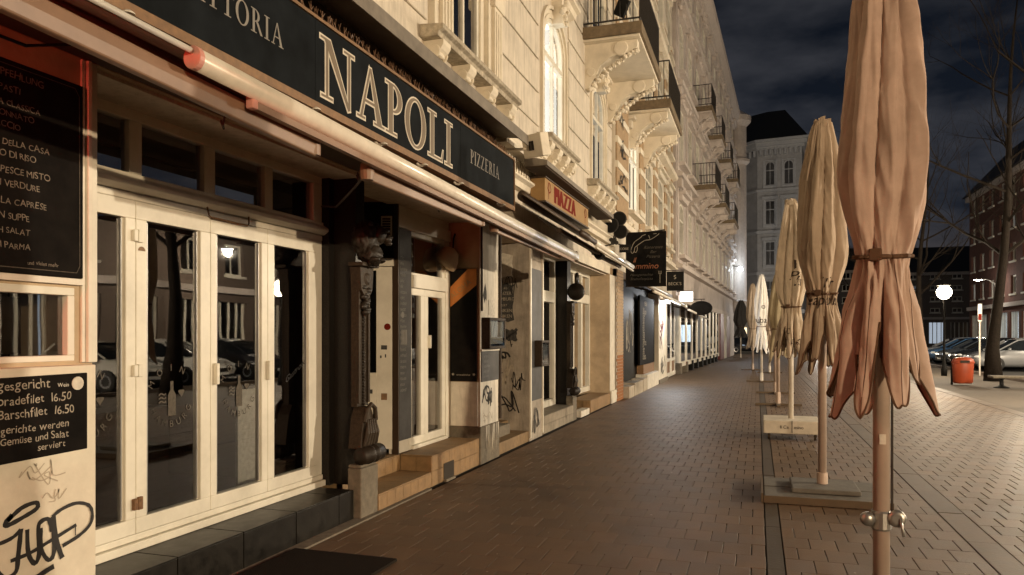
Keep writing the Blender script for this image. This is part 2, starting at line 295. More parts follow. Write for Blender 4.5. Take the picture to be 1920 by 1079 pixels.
# serif capitals for the fascia sign: pieces are convex polygons or elliptic rings, e widens them
def glyph(ch):
    t, T = .065, .15
    def st(x, w=T): return ('p', [(x, 0), (x + w, 0), (x + w, 1), (x, 1)])
    def sf(x0, x1, top): return ('p', [(x0, .955), (x1, .955), (x1, 1), (x0, 1)] if top else [(x0, 0), (x1, 0), (x1, .045), (x0, .045)])
    if ch == 'I': return [st(.11), sf(0, .37, 0), sf(0, .37, 1)], .40
    if ch == 'L': return [st(.11), sf(0, .37, 1), ('p', [(0, 0), (.66, 0), (.66, .05), (0, .05)]), ('p', [(.60, .03), (.66, .03), (.70, .26), (.675, .26)])], .72
    if ch == 'E': return [st(.11), ('p', [(0, 0), (.66, 0), (.66, .05), (0, .05)]), ('p', [(0, .95), (.64, .95), (.64, 1), (0, 1)]), ('p', [(.2, .49), (.5, .49), (.5, .54), (.2, .54)]), ('p', [(.61, .03), (.66, .03), (.69, .22), (.665, .22)]), ('p', [(.59, .97), (.64, .97), (.64, .80), (.615, .80)])], .74
    if ch == 'T': return [st(.29), ('p', [(0, .95), (.73, .95), (.73, 1), (0, 1)]), sf(.16, .57, 0), ('p', [(0, .78), (.03, .78), (.06, .97), (0, .97)]), ('p', [(.73, .78), (.70, .78), (.67, .97), (.73, .97)])], .75
    if ch == 'P': return [st(.11), sf(0, .40, 0), sf(0, .3, 1), ('r', .26, .72, .33, .28, .18, .235, -90, 90)], .66
    if ch == 'R': return [st(.11), sf(0, .38, 0), sf(0, .3, 1), ('r', .26, .73, .32, .27, .175, .225, -90, 90), ('p', [(.33, .48), (.47, .50), (.78, 0), (.62, 0)])], .80
    if ch == 'O': return [('r', .42, .5, .42, .52, .26, .47, 0, 360)], .88
    if ch == 'Z': return [('p', [(.03, .95), (.62, .95), (.62, 1), (.03, 1)]), ('p', [(0, 0), (.65, 0), (.65, .05), (0, .05)]), ('p', [(.0, .03), (.15, .03), (.62, .97), (.46, .97)]), ('p', [(.6, .03), (.65, .03), (.68, .22), (.655, .22)]), ('p', [(.03, .97), (.08, .97), (.05, .80), (.03, .80)])], .72
    if ch == 'A': return [('p', [(.09, .03), (.16, .03), (.42, .93), (.385, 1)]), ('p', [(.385, 1), (.45, 1), (.80, .03), (.63, .03)]), ('p', [(.21, .33), (.60, .33), (.60, .385), (.21, .385)]), sf(0, .25, 0), sf(.53, .88, 0)], .86
    if ch == 'N': return [('p', [(.12, 0), (.185, 0), (.185, .97), (.12, .97)]), ('p', [(.72, 0), (.785, 0), (.785, 1), (.72, 1)]), ('p', [(.06, 1), (.24, 1), (.785, .0), (.72, -.03)]), sf(.0, .30, 0), sf(.60, .9, 1), sf(-.02, .15, 1)], .92
def grow(P, e):
    n = len(P); a = sum(P[i][0] * P[(i + 1) % n][1] - P[(i + 1) % n][0] * P[i][1] for i in range(n))
    if a < 0: P = P[::-1]
    out = []
    for i in range(n):
        p0, p1, p2 = Vector(P[i - 1]), Vector(P[i]), Vector(P[(i + 1) % n]); d1 = (p1 - p0).normalized(); d2 = (p2 - p1).normalized()
        n1 = Vector((d1.y, -d1.x)); n2 = Vector((d2.y, -d2.x)); b = n1 + n2; b = b / max(.35, b.dot(n1)); out.append(tuple(p1 + b * e))
    return out
def serif(mb, s, Y, Z, D, hgt, wid, e=0, space=.06):
    tot = sum(glyph(c)[1] + space for c in s) - space; sx = wid / tot; x = 0; k = 0
    for c in s:
        ps, w = glyph(c)
        for p in ps:
            k += 1; dd = D - .00012 * k
            fn = lambda a, b: (-dd, Y + (x + a) * sx, Z + b * hgt)
            if p[0] == 'p':
                q = grow([(a * sx, b * hgt) for a, b in p[1]], e); mb.poly([(-dd, Y + x * sx + a, Z + b) for a, b in q])
            else:
                _, cx, cy, rx, ry, ix, iy, a0, a1 = p; i0 = len(mb.v); n = 28
                for j in range(n + 1):
                    t = R(a0 + (a1 - a0) * j / n); co, si = math.cos(t), math.sin(t)
                    mb.v.append((-dd, Y + (x + cx) * sx + (rx * sx + e) * co, Z + cy * hgt + (ry * hgt + e) * si)); mb.v.append((-dd, Y + (x + cx) * sx + (ix * sx - e) * co, Z + cy * hgt + (iy * hgt - e) * si))
                for j in range(n): mb.f.append((i0 + 2 * j, i0 + 2 * j + 1, i0 + 2 * j + 3, i0 + 2 * j + 2))
        x += w + space
    return mb
# ------------------------------------------------------------------ ground
def CAMDEP(x, y): return -x * .3122 + y * .95
def CAMU(x, y): d = CAMDEP(x, y); return 960 + 1400 * (x * .95 + y * .3122) / max(d, .1)
g = MB(); g.poly([(-400, -200, -.02), (600, -200, -.02), (600, 900, -.02), (-400, 900, -.02)]); struct(g.build('ground', M['joint']))
pav = bpy.data.objects.new('pavement', None); COL.objects.link(pav); ORG['pavement'] = Vector((0, 0, 0)); struct(pav); 
PX, PY = .205, .30
cells = []
def field(x0, x1, y0, y1, px, py):
    nx = round((x1 - x0) / px); px = (x1 - x0) / nx; j = 0; y = y0
    while y < y1:
        off = .5 * (j % 2); i = -1
        for i in range(-1, nx + 1):
            a = max(x0, x0 + (i + off) * px); b = min(x1, x0 + (i + 1 + off) * px)
            if b - a > .03: cells.append((a, b, y, y + py))
        j += 1; y += py
field(-3.2, .06, .6, 66, PX, PY); field(.185, 1.54, .6, 66, PX, PY); field(1.76, 4.95, .6, 66, .205, .30)
def pscore(c):
    x, y = (c[0] + c[1]) / 2, (c[2] + c[3]) / 2; d = CAMDEP(x, y); u = CAMU(x, y); v = 629 + 1400 * 1.6 / max(d, .1)
    return 1e9 if (u < 480 or u > 1925 or v > 1085 or d < 1 or x < -3.1) else d
cells.sort(key=pscore)
pm = {}
jm = MB(); rv = []
for k, (a, b, y0, y1) in enumerate(cells):
    gp = .0036; gq = .0007; dz = random.uniform(-.0008, .0008); w, h = b - a - 2 * gp, y1 - y0 - 2 * gq; bz = .0015
    if k < 300:
        key = round(w, 2)
        if key not in pm:
            q = MB(); X, Y = w / 2, h / 2; x2, y2 = X - bz, Y - bz
            q.v = [(-X, -Y, -.03), (X, -Y, -.03), (X, Y, -.03), (-X, Y, -.03), (-X, -Y, -bz), (X, -Y, -bz), (X, Y, -bz), (-X, Y, -bz), (-x2, -y2, 0), (x2, -y2, 0), (x2, y2, 0), (-x2, y2, 0)]
            q.f = [(8, 9, 10, 11)] + [(4 + i, 4 + (i + 1) % 4, 8 + (i + 1) % 4, 8 + i) for i in range(4)] + [(i, (i + 1) % 4, 4 + (i + 1) % 4, 4 + i) for i in range(4)]
            me = bpy.data.meshes.new('paver'); me.from_pydata(q.v, [], q.f); me.materials.append(M['pav']); pm[key] = me
        o = bpy.data.objects.new('paver', pm[key]); COL.objects.link(o); o.parent = pav; o.location = ((a + b) / 2, (y0 + y1) / 2, dz); o.rotation_euler = (random.uniform(-.0015, .0015), random.uniform(-.003, .003), random.uniform(-.004, .004))
    else:
        x0, x1, ya, yb = a + gp, b - gp, y0 + gq, y1 - gq; tx, ty = random.uniform(-.003, .003), random.uniform(-.0015, .0015); i = len(jm.v); xm, ym = (x0 + x1) / 2, (ya + yb) / 2
        for (x, y, z) in ((x0, ya, -.012), (x1, ya, -.012), (x1, yb, -.012), (x0, yb, -.012), (x0 + bz, ya + bz, 0), (x1 - bz, ya + bz, 0), (x1 - bz, yb - bz, 0), (x0 + bz, yb - bz, 0)): jm.v.append((x, y, z + dz + (x - xm) * tx + (y - ym) * ty))
        jm.f += [(i + 4, i + 5, i + 6, i + 7), (i, i + 1, i + 5, i + 4), (i + 1, i + 2, i + 6, i + 5), (i + 2, i + 3, i + 7, i + 6), (i + 3, i, i + 4, i + 7)]; rv += [random.random()] * 5
jo = jm.build('pavers', M['pavj'], pav); struct(jo, 'stuff')
at = jo.data.attributes.new('rnd', 'FLOAT', 'FACE'); at.data.foreach_set('value', rv)
def strip(name, x0, x1, step, m, y0=.6, y1=66, top=0.003):
    root = struct(bpy.data.objects.new(name, None)); COL.objects.link(root); ORG[root.name] = Vector((0, 0, 0)); first = None; y = y0
    while y < y1:
        if first is None: first = MB().box(x0, x1, -step / 2 + .004, step / 2 - .004, -.03, top).build('slab', m, root, bevel=.004); first.location = (0, y + step / 2, 0)
        else: share(first, 'slab', root, (0, y + step / 2, random.uniform(-.002, .002)))
        y += step
M['drain'] = mat('drain_strip', (.060, .043, .028), .6, var=.25, scale=9, bump=.3, dirt=.3, rnd='obj')
strip('drain_strip', .068, .178, 1.2, M['drain']); strip('flush_kerb', 1.548, 1.752, 1.0, M['kerb']); strip('edge_kerb', 4.96, 5.22, 1.0, M['kerb'])
struct(MB().box(5.22, 8.6, -5, 70, -.019, -.004).build('verge', M['sand'])); struct(MB().box(8.75, 16.2, -30, 160, -.019, -.006).build('road', M['asphalt']))
struct(MB().box(8.6, 8.75, -5, 70, -.019, .10).build('road_kerb', M['kerb'], bevel=.01)); struct(MB().box(-40, 8.6, 66, 160, -.019, -.003).build('road', M['asphalt'])); struct(MB().box(16.2, 18.6, -30, 160, -.019, .1).build('far_pavement', M['kerb']))
struct(MB().box(-3.38, -3.205, 2.9, 7.1, -.019, .012).build('wall_foot_kerb', M['stone'], bevel=.006))
mt = MB(); mt.box(-3.26, -2.42, 3.1, 4.76, .004, .022)
tag(mt.build('doormat', M['mat'], loc=(-2.84, 3.9, 0)), 'black rubber doormat on the pavement below the dark tiled plinth', 'doormat')

q = MB(); random.seed(77)
for k in range(260):
    x, y = random.uniform(-3.1, 4.8), random.uniform(4.5, 30); a = random.uniform(0, 6.28); r = random.uniform(.006, .016); z = .0045 + random.uniform(0, .002)
    q.poly([(x + r * math.cos(a + t) * (1 if i % 2 else .6), y + r * math.sin(a + t), z) for i, t in enumerate((0, 1.5, 3.1, 4.6))])
lt_ = q.build('litter', mat('litter_bits', (.42, .38, .31), .9, var=.6, scale=3)); struct(lt_, 'stuff'); lt_['label'] = 'tiny pale scraps and cigarette ends on the paving'; lt_['category'] = 'litter'

# ------------------------------------------------------------------ facade helpers
def wall(mb, y0, y1, z0, z1, d0, d1, ops=()):
    ys = sorted({y0, y1, *[o[0] for o in ops], *[o[1] for o in ops]}); ys = [y for y in ys if y0 <= y <= y1]
    for a, b in zip(ys, ys[1:]):
        m = (a + b) / 2; z = z0
        for o in sorted([o for o in ops if o[0] < m < o[1]], key=lambda o: o[2]):
            if o[2] > z: mb.fb(a, b, z, o[2], d0, d1)
            z = o[3]
        if z < z1: mb.fb(a, b, z, z1, d0, d1)
    for o in ops:
        if len(o) > 4 and o[4]:
            ym = (o[0] + o[1]) / 2; hw = (o[1] - o[0]) / 2; r = o[4]; n = 8
            for s in (-1, 1):
                pts = [(ym + s * hw * math.cos(t * math.pi / 2 / n), o[3] - r + r * math.sin(t * math.pi / 2 / n)) for t in range(n + 1)]
                pts += [(ym, o[3] + .01), (ym + s * hw, o[3] + .01)]
                mb.fext(pts if s < 0 else pts[::-1], d0, d1)
def archz(y, y0, y1, z1, r):
    ym = (y0 + y1) / 2; hw = (y1 - y0) / 2; return z1 - r + r * math.sqrt(max(0, 1 - ((y - ym) / hw) ** 2)) if r else z1
def window(b, y0, y1, z0, z1, D, rise=0, frm=None, inner='dark', gl=None, fw=.07, tr=.66, simple=False, cols=2):
    frm = frm or M['frame']; gl = gl or GLASS; f = MB(); n = 10; zs = z1 - rise
    f.fb(y0, y0 + fw, z0, zs, D, D + .07); f.fb(y1 - fw, y1, z0, zs, D, D + .07); f.fb(y0 + fw, y1 - fw, z0, z0 + fw, D, D + .07)
    if rise:
        pts = [(y0 + (y1 - y0) * k / n) for k in range(n + 1)]; hw = (y1 - y0) / 2; ym = (y0 + y1) / 2
        for k in range(n):
            a0, a1 = math.pi * k / n, math.pi * (k + 1) / n; q = []
            for a, e in ((a0, 0), (a1, 0), (a1, fw), (a0, fw)): q.append((ym - (hw - e) * math.cos(a), zs + (rise - e * (rise / (rise + .001))) * math.sin(a)))
            f.fext(q[::-1], D, D + .07)
    else: f.fb(y0 + fw, y1 - fw, z1 - fw, z1, D, D + .07)
    zt = z0 + (z1 - z0) * tr; mw = .05; ycs = [y0 + (y1 - y0) * k / cols for k in range(1, cols)]
    if not simple: f.fb(y0 + fw, y1 - fw, zt - .04, zt + .04, D - .015, D + .06)
    for yc in ycs:
        zc = archz(yc, y0, y1, z1, rise) - fw
        if simple: f.fb(yc - mw / 2, yc + mw / 2, z0 + fw, zc, D + .005, D + .065)
        else: f.fb(yc - mw / 2, yc + mw / 2, z0 + fw, zt - .04, D + .005, D + .065); f.fb(yc - mw / 2, yc + mw / 2, zt + .04, zc, D + .005, D + .065)
    w = f.build('window', frm, b)
    edges = [y0 + fw] + ycs + [y1 - fw]
    for i, (a, c) in enumerate(zip(edges, edges[1:])):
        a2 = a + (mw / 2 if i else 0); c2 = c - (mw / 2 if i < len(edges) - 2 else 0)
        rows = [(z0 + fw, None)] if simple else [(z0 + fw, zt - .04), (zt + .04, None)]
        for za, zb in rows:
            if zb is None: pts = [(a2, za), (c2, za)] + [(a2 + (c2 - a2) * k / 6, archz(a2 + (c2 - a2) * k / 6, y0, y1, z1, rise) - fw * .8) for k in range(6, -1, -1)]
            else: pts = [(a2, za), (c2, za), (c2, zb), (a2, zb)]
            MB().poly([(-D - .035, y, z) for y, z in pts]).build('pane', gl, w)
    mm = {'dark': M['interior'], 'lit': M['lit'], 'dim': M['litdim'], 'cool': M['litcool'], 'warm': M['litwarm'], 'far': M['litdimmer']}[inner]
    nm = 'room' if inner == 'dark' else 'curtain'
    q = MB(); k = .30 if inner == 'dark' else .12; q.poly([(-D - k, y0 - .05, z0 - .05), (-D - k, y1 + .05, z0 - .05), (-D - k, y1 + .05, z1 + .05), (-D - k, y0 - .05, z1 + .05)]).build(nm, mm, w)
    return w
def console(mb, yc, z0, z1, d0, d1, w=.2):        # scroll bracket under a sill: d0 outer, d1 wall
    h = z1 - z0; p = [(d1, z0), (d1 - .04, z0 + .02), (d1 - (d1 - d0) * .45, z0 + h * .28), (d1 - (d1 - d0) * .55, z0 + h * .5), (d0 + .03, z0 + h * .68), (d0, z1 - .05), (d0, z1), (d1, z1)]
    mb.mould(p[::-1], yc - w / 2, yc + w / 2)
    for s in (-1, 1): mb.lathe([(.001, -.012), (.06, -.012), (.07, 0), (.045, .012), (.03, .004), (.001, .02)], (-d0 - .10, yc + s * (w / 2 + .0), z1 - .12), 12, 'y')
    for k in range(3): mb.lathe([(.018, -w * .4), (.03, 0), (.018, w * .4)], (-(d1 - (d1 - d0) * (.35 + k * .16)) , yc, z0 + h * (.24 + .15 * k)), 8, 'y')
def sill(b, y0, y1, zt, d0, d1, nc):
    MB().mould([(d1, zt - .12), (d0 + .06, zt - .12), (d0 + .05, zt - .07), (d0, zt - .05), (d0, zt), (d1, zt + .02)][::-1], y0, y1).build('window_sill', M['weather'], b, bevel=.006)
    for k in range(nc):
        q = MB(); console(q, y0 + .2 + (y1 - y0 - .4) * k / (nc - 1), zt - .42, zt - .122, d0 + .04, d1); q.build('sill_console', M['trim'], b, smooth=False, bevel=.004)
def balcony(b, y0, y1, z, d0, d1, near=True, edge=None, soff=None, open_front=False, consoles=True, curved=False):
    """slab underside at z, from outer d0 to wall d1"""
    edge = edge or M['balc']; soff = soff or M['trim']
    s = MB().fb(y0, y1, z, z + .22, d0, d1).build('balcony_slab', edge, b, bevel=.01)
    MB().fb(y0 + .06, y1 - .02, z - .05, z - .001, d0 + .05, d1).build('soffit', soff, s, bevel=.015)
    r = MB(); zt = z + .22
    for zz in (zt + .08, zt + 1.0): r.tube([(-d1, y0 + .05, zz), (-d0 - .05, y0 + .05, zz), (-d0 - .05, y1 - .05, zz), (-d1, y1 - .05, zz)], .02, 6)
    rl = r.build('railing', M['balciron'], b)
    bar = None
    n1 = max(2, int((d1 - d0) / .13)); n2 = int((y1 - y0) / .12)
    spots = [(-(d0 + .05 + (d1 - d0 - .05) * k / n1), yy) for yy in (y0 + .05, y1 - .05) for k in range(n1)] + [(-d0 - .05, y0 + .05 + (y1 - y0 - .1) * k / n2) for k in range(1, n2)]
    for x, y in spots:
        if bar is None:
            bar = MB().box(-.009, .009, -.009, .009, 0, .92).build('bar', M['balciron'], None); bar.parent = rl; bar.location = Vector((x, y, zt + .08)) - ORG[rl.name]
        else:
            c = bpy.data.objects.new('bar', bar.data); COL.objects.link(c); c.parent = rl; c.location = Vector((x, y, zt + .08)) - ORG[rl.name]
    if consoles:
        for yy in (y0 + .32, y1 - .32):
            w = .22; q = MB(); L_ = d1 - d0 - .12; H = .95
            p = [(d1, z - .055), (d1 - L_, z - .055), (d1 - L_, z - .20), (d1 - L_ * .86, z - .30), (d1 - L_ * .70, z - .30), (d1 - L_ * .50, z - .36), (d1 - L_ * .32, z - .50), (d1 - L_ * .22, z - .72), (d1 - .10, z - H), (d1, z - H)]
            q.mould(p, yy - w / 2, yy + w / 2)
            for sd in (-1, 1): q.lathe([(.001, -.02), (.13, -.02), (.15, 0), (.10, .015), (.06, 0), (.05, .02), (.001, .03)], (-(d1 - L_ * .70), yy + sd * w / 2, z - .20), 18, 'y'); q.lathe([(.001, -.02), (.08, -.02), (.09, 0), (.05, .02), (.001, .02)], (-(d1 - .16), yy + sd * w / 2, z - .62), 14, 'y')
            random.seed(int(yy * 10))
            for k in range(13):
                t = k / 12; dd = d1 - L_ * (.98 - .86 * t); zz = z - .22 - .66 * t ** 1.5 - .05; q.blob((-dd, yy + random.uniform(-.05, .05), zz), .055, .09, .05, 8, k, .6)
            q.build('console', soff, s, bevel=.008)

# ------------------------------------------------------------------ cream restaurant house
A = thing('apartment_building', (-3.5, 10, 0), 'cream stucco house above the restaurants with arched windows and recessed white doors', 'building')
ops = [(3.9, 5.0, 4.86, 7.3), (7.85, 8.85, 4.86, 7.3), (11.85, 13.15, 4.86, 7.02, .45), (15.65, 16.9, 4.86, 7.02, .45), (3.9, 5.0, 8.6, 11.2), (7.85, 8.85, 8.6, 11.2), (11.85, 13.15, 8.6, 11.0, .4), (15.65, 16.9, 7.9, 10.7, .4)]
w = MB(); wall(w, -3, 17.8, 3.0, 15.5, 3.35, 3.75, ops); w.build('wall', M['stucco'], A)
MB().fb(-3, 17.8, 3.0, 15.5, 4.6, 4.8).fb(-3, -2.8, 0, 15.5, 3.36, 4.6).build('back_wall', M['interior'], A)
MB().mould([(3.35, 14.7), (3.2, 14.75), (3.1, 15.0), (2.7, 15.2), (2.7, 15.4), (3.35, 15.5)], -3, 17.8).build('roof_cornice', M['trim'], A)
for i, o in enumerate(ops):
    r = o[4] if len(o) > 4 else 0
    window(A, o[0], o[1], o[2], o[3], 3.352, r, inner='lit' if i == 2 else ('dim' if i == 3 else 'dark'))
# stone courses between the windows
random.seed(5)
def courses(y0, y1, z0=4.92, z1=10.6, pitch=.54, arch=None):
    z = z0
    while z < z1:
        a, b_ = y0, y1
        MB().fb(a + .006, b_ - .006, z + .022, z + pitch - .022, 3.318, 3.3495).build('stone_course', M['stucco'], A, bevel=.012); z += pitch
for a, b_ in ((5.3, 7.25), (9.62, 11.52), (13.50, 15.30), (17.22, 17.78), (1.5, 3.5)): courses(a, b_)
def architrave(y0, y1, z0, z1, rise, wd=.2):
    f = MB()
    for s, y in ((-1, y0), (1, y1)):
        for k, (d, wa, wb) in enumerate(((3.325, .0, .07), (3.335, .075, .14), (3.30, .145, wd))):
            f.fb(min(y + s * wa, y + s * wb), max(y + s * wa, y + s * wb), z0, z1 - rise, d, 3.36)
    if rise:
        ym, hw, n = (y0 + y1) / 2, (y1 - y0) / 2, 14
        for d, wa, wb in ((3.325, .0, .07), (3.335, .075, .14), (3.30, .145, wd)):
            for k in range(n):
                a0, a1 = math.pi * k / n, math.pi * (k + 1) / n
                q = [(ym - (hw + e) * math.cos(a), z1 - rise + (rise + e) * math.sin(a)) for a, e in ((a0, wa), (a0, wb), (a1, wb), (a1, wa))]; f.fext(q, d, 3.36)
    else: f.fb(y0 - wd, y1 + wd, z1 + .001, z1 + .2, 3.26, 3.36)
    f.build('window_surround', M['trim'], A)
for o in ops: architrave(o[0], o[1], o[2], o[3], o[4] if len(o) > 4 else 0)
for i in (2, 3):
    o = ops[i]; ym = (o[0] + o[1]) / 2; q = MB(); q.fext([(ym - .10, o[3] - .08), (ym + .10, o[3] - .08), (ym + .16, o[3] + .34), (ym - .16, o[3] + .34)], 3.16, 3.36)
    for k in range(7): q.blob((-3.15, ym + random.uniform(-.14, .14), o[3] + random.uniform(-.05, .33)), .06, .07, .08, 8, k, .6)
    q.build('keystone', M['trim'], A, bevel=.01)
    MB().mould([(3.35, o[3] + .38), (3.2, o[3] + .42), (3.17, o[3] + .50), (3.10, o[3] + .52), (3.10, o[3] + .58), (3.35, o[3] + .62)], o[0] - .35, o[1] + .35).build('window_hood', M['trim'], A)
for y in (7.32, 9.0, 3.35, 5.05):       # fluted pilasters beside the rectangular window
    f = MB().fb(y, y + .5, 4.84, 7.6, 3.27, 3.36).fb(y + .10, y + .40, 4.84, 5.85, 3.22, 3.27).fb(y + .06, y + .44, 5.85, 6.3, 3.2, 3.27)
    for k in range(3): f.fb(y + .14 + k * .085, y + .19 + k * .085, 4.9, 5.8, 3.205, 3.22)
    f.build('pilaster', M['trim'], A, bevel=.006)
sill(A, 7.1, 9.82, 4.83, 3.08, 3.35, 4); sill(A, 11.45, 13.42, 4.83, 3.08, 3.35, 4); sill(A, 15.15, 17.42, 4.83, 3.08, 3.35, 4); sill(A, 3.2, 5.7, 4.83, 3.08, 3.35, 4)
MB().mould([(3.35, 4.16), (3.14, 4.16), (3.14, 4.21), (3.2, 4.24), (3.2, 4.31), (3.25, 4.36), (3.27, 4.42), (3.35, 4.43)][::-1], 9.345, 17.8).mould([(3.35, 4.28), (3.2, 4.28), (3.2, 4.31), (3.25, 4.36), (3.27, 4.42), (3.35, 4.43)][::-1], -3, 9.344).build('string_course', M['trim'], A)
MB().mould([(3.35, 3.72), (3.24, 3.72), (3.22, 3.80), (3.16, 3.83), (3.16, 3.86), (3.35, 3.88)][::-1], 9.36, 17.8).build('shopfront_cornice', M['trim'], A)
dn = None
for k in range(70):
    y = 9.40 + k * .12
    if y > 17.7: break
    if dn is None: dn = MB().fb(-.03, .03, 3.9, 4.1, 3.24, 3.3495).build('dentil', M['trim'], None); dn.parent = A; dn.location = Vector((0, y, 0)) - ORG[A.name]; ORG[dn.name] = ORG[A.name]
    else: c = bpy.data.objects.new('dentil', dn.data); COL.objects.link(c); c.parent = A; c.location = Vector((0, y, 0)) - ORG[A.name]
fl = MB().mould([(3.35, 4.265), (2.84, 4.205), (2.84, 4.075), (2.855, 4.075), (2.86, 4.17), (3.35, 4.23)], -3, 9.34).build('metal_flashing', M['flash'], A)
MB().fb(-3, 9.30, 3.2, 4.22, 3.28, 3.349).build('painted_shadow_board', M['darkboard'], A)  # dark backing: shade behind the sign and under the flashing put into its colour
balcony(A, 14.62, 17.68, 7.53, 2.14, 3.35)
q = MB(); q.v = [tuple(Matrix.Translation((-2.55, 14.75, 8.1)) @ Matrix.Rotation(R(30), 4, 'Y') @ Matrix.Rotation(R(20), 4, 'X') @ Vector(v)) for v in MB().box(-.11, .11, -.06, .06, -.17, .17).v]; q.f = MB().box(0, 1, 0, 1, 0, 1).f; bx_ = q.build('balcony_box', M['black'], loc=(-2.55, 14.75, 7.8)); bx_['label'] = 'small black tilted box hung inside the first balcony railing'; bx_['category'] = 'box'
# --- ground floor: piers, recesses, ceilings
MB().fb(-3, 17.79, 3.02, 3.2, 3.30, 4.59).build('soffit', M['soffit'], A)
MB().fb(-3, 17.79, -.01, .02, 3.8, 9).fb(-3, 17.79, .02, 3.02, 8.9, 9).build('interior_room', M['interior'], A)
for y in (6.9, 9.9, 13.9): MB().fb(y, y + .1, .02, 3.02, 4.75, 8.9).build('partition', M['interior'], A)
# near wall with display window and white panel
lw = MB(); wall(lw, -3, 3.02, 0, 3.02, 3.30, 3.74, [(.9, 2.91, 1.47, 1.84)]); lw.build('beige_pier', M['beige'], A)
f = MB(); f.fb(.9, 2.91, 1.47, 1.50, 3.295, 3.36).fb(.9, 2.91, 1.80, 1.84, 3.295, 3.36).fb(2.87, 2.91, 1.5, 1.80, 3.295, 3.36).fb(.9, .95, 1.5, 1.8, 3.295, 3.36)
f = f.build('display_window', M['frame'], A, bevel=.004); MB().poly([(-3.33, .95, 1.5), (-3.33, 2.87, 1.5), (-3.33, 2.87, 1.8), (-3.33, .95, 1.8)]).build('pane', GLASS, f)
MB().fb(.96, 2.86, 1.505, 1.795, 3.6, 3.62).build('blind', M['chair'], f)
MB().mould([(3.30, 1.855), (3.27, 1.855), (3.27, 1.885), (3.30, 1.885)][::-1], .8, 2.94).build('ledge', M['frame'], A)
for a, b_, d in ((2.945, 2.965, 3.285), (2.97, 2.995, 3.27), (3.0, 3.035, 3.28)): MB().fb(a, b_, 1.46, 3.015, d, 3.2995).build('corner_bead', M['frame'], A, bevel=.004)
MB().fb(.4, 2.97, 0, 1.45, 3.22, 3.2985).build('white_panel', M['whitepanel'], A, bevel=.006)
# tiled plinth
pl = MB().fb(2.98, 5.72, 0, .25, 3.335, 3.79).build('plinth', M['grout'], A)
for k, (a, b_) in enumerate(((3.045, 3.645), (3.655, 4.255), (4.265, 4.865), (4.875, 5.475), (5.485, 5.715))):
    MB().fb(a, b_, .012, .25, 3.322, 3.3345).build('tile', M['granite_tile'], pl, bevel=.002)
    MB().fb(a, b_, .2505, .262, 3.323, 3.77).build('tile', M['granite_tile'], pl, bevel=.002)
# folding door of four leaves with transom lights
fd = MB(); D = 3.70
fd.fb(3.05, 5.80, .263, .315, D - .05, D + .06).fb(3.05, 5.80, .318, .36, D - .02, D + .06).fb(3.05, 5.80, 2.44, 2.485, D - .015, D + .06)
fd.mould([(D + .06, 2.49), (D - .03, 2.49), (D - .075, 2.52), (D - .075, 2.545), (D - .02, 2.58), (D - .02, 2.605), (D + .06, 2.605)][::-1], 3.05, 5.81)
fd.fb(5.70, 5.80, .36, 2.44, D - .01, D + .06).fb(3.05, 5.80, 2.935, 3.02, D - .01, D + .06)
for a, b_ in ((3.05, 3.2), (3.65, 3.75), (4.31, 4.42), (4.99, 5.09), (5.665, 5.80)): fd.fb(a, b_, 2.6055, 2.935, D - .01, D + .06)
fd = fd.build('folding_door', M['frame'], A, bevel=.006)
for y0, y1, g0, g1 in ((3.06, 3.688, 3.15, 3.61), (3.692, 4.358, 3.78, 4.26), (4.362, 5.008, 4.425, 4.935), (5.012, 5.698, 5.095, 5.58)):
    lf = MB().fb(y0, y1, .362, .458, D - .02, D + .045).fb(y0, y1, 2.325, 2.438, D - .02, D + .045).fb(y0, g0, .458, 2.325, D - .02, D + .045).fb(g1, y1, .458, 2.325, D - .02, D + .045)
    lf.fb(g0, g0 + .012, .458, 2.325, D + .0, D + .03).fb(g1 - .012, g1, .458, 2.325, D + .0, D + .03)
    lf = lf.build('door_leaf', M['frame'], fd, bevel=.005)
    MB().poly([(-D - .012, g0, .458), (-D - .012, g1, .458), (-D - .012, g1, 2.325), (-D - .012, g0, 2.325)]).build('pane', GLASS, lf)
    MB().fb(g1 - .022, g1 - .013, .47, 2.315, D - .004, D + .02).fb(g0 + .013, g0 + .022, .47, 2.315, D - .004, D + .02).build('gasket', M['steel'], lf)
for a, b_ in ((3.2, 3.65), (3.75, 4.31), (4.42, 4.99), (5.09, 5.665)): MB().poly([(-D - .03, a, 2.606), (-D - .03, b_, 2.606), (-D - .03, b_, 2.935), (-D - .03, a, 2.935)]).build('transom_pane', GLASS, fd)
for y in (3.69,):
    for z, mm in ((2.22, 'frame'), (1.38, 'frame'), (.55, 'rust')): MB().fb(y - .035, y - .005, z - .035, z + .035, D - .045, D - .0205).fb(y + .005, y + .04, z - .04, z + .04, D - .04, D - .0205).build('hinge', M[mm], fd, bevel=.004)
MB().tube([(-D + .04, 4.30, 2.50), (-D + .05, 4.31, 2.44), (-D + .05, 4.33, 2.43), (-D + .05, 4.72, 2.425), (-D + .05, 4.74, 2.44), (-D + .04, 4.75, 2.50)], .006, 6).build('stay_bar', M['rust'], fd)
for y in (4.385, 4.985): MB().fb(y, y + .03, 1.25, 1.40, D - .055, D - .0205).build('handle', M['frame'], fd, bevel=.006)
q = MB(); q.poly([(-D + .0215, 3.735 + .03 * math.cos(k * math.pi / 8), 2.13 + .028 * math.sin(k * math.pi / 8)) for k in range(9)]); q.build('sticker', M['wood'], fd)
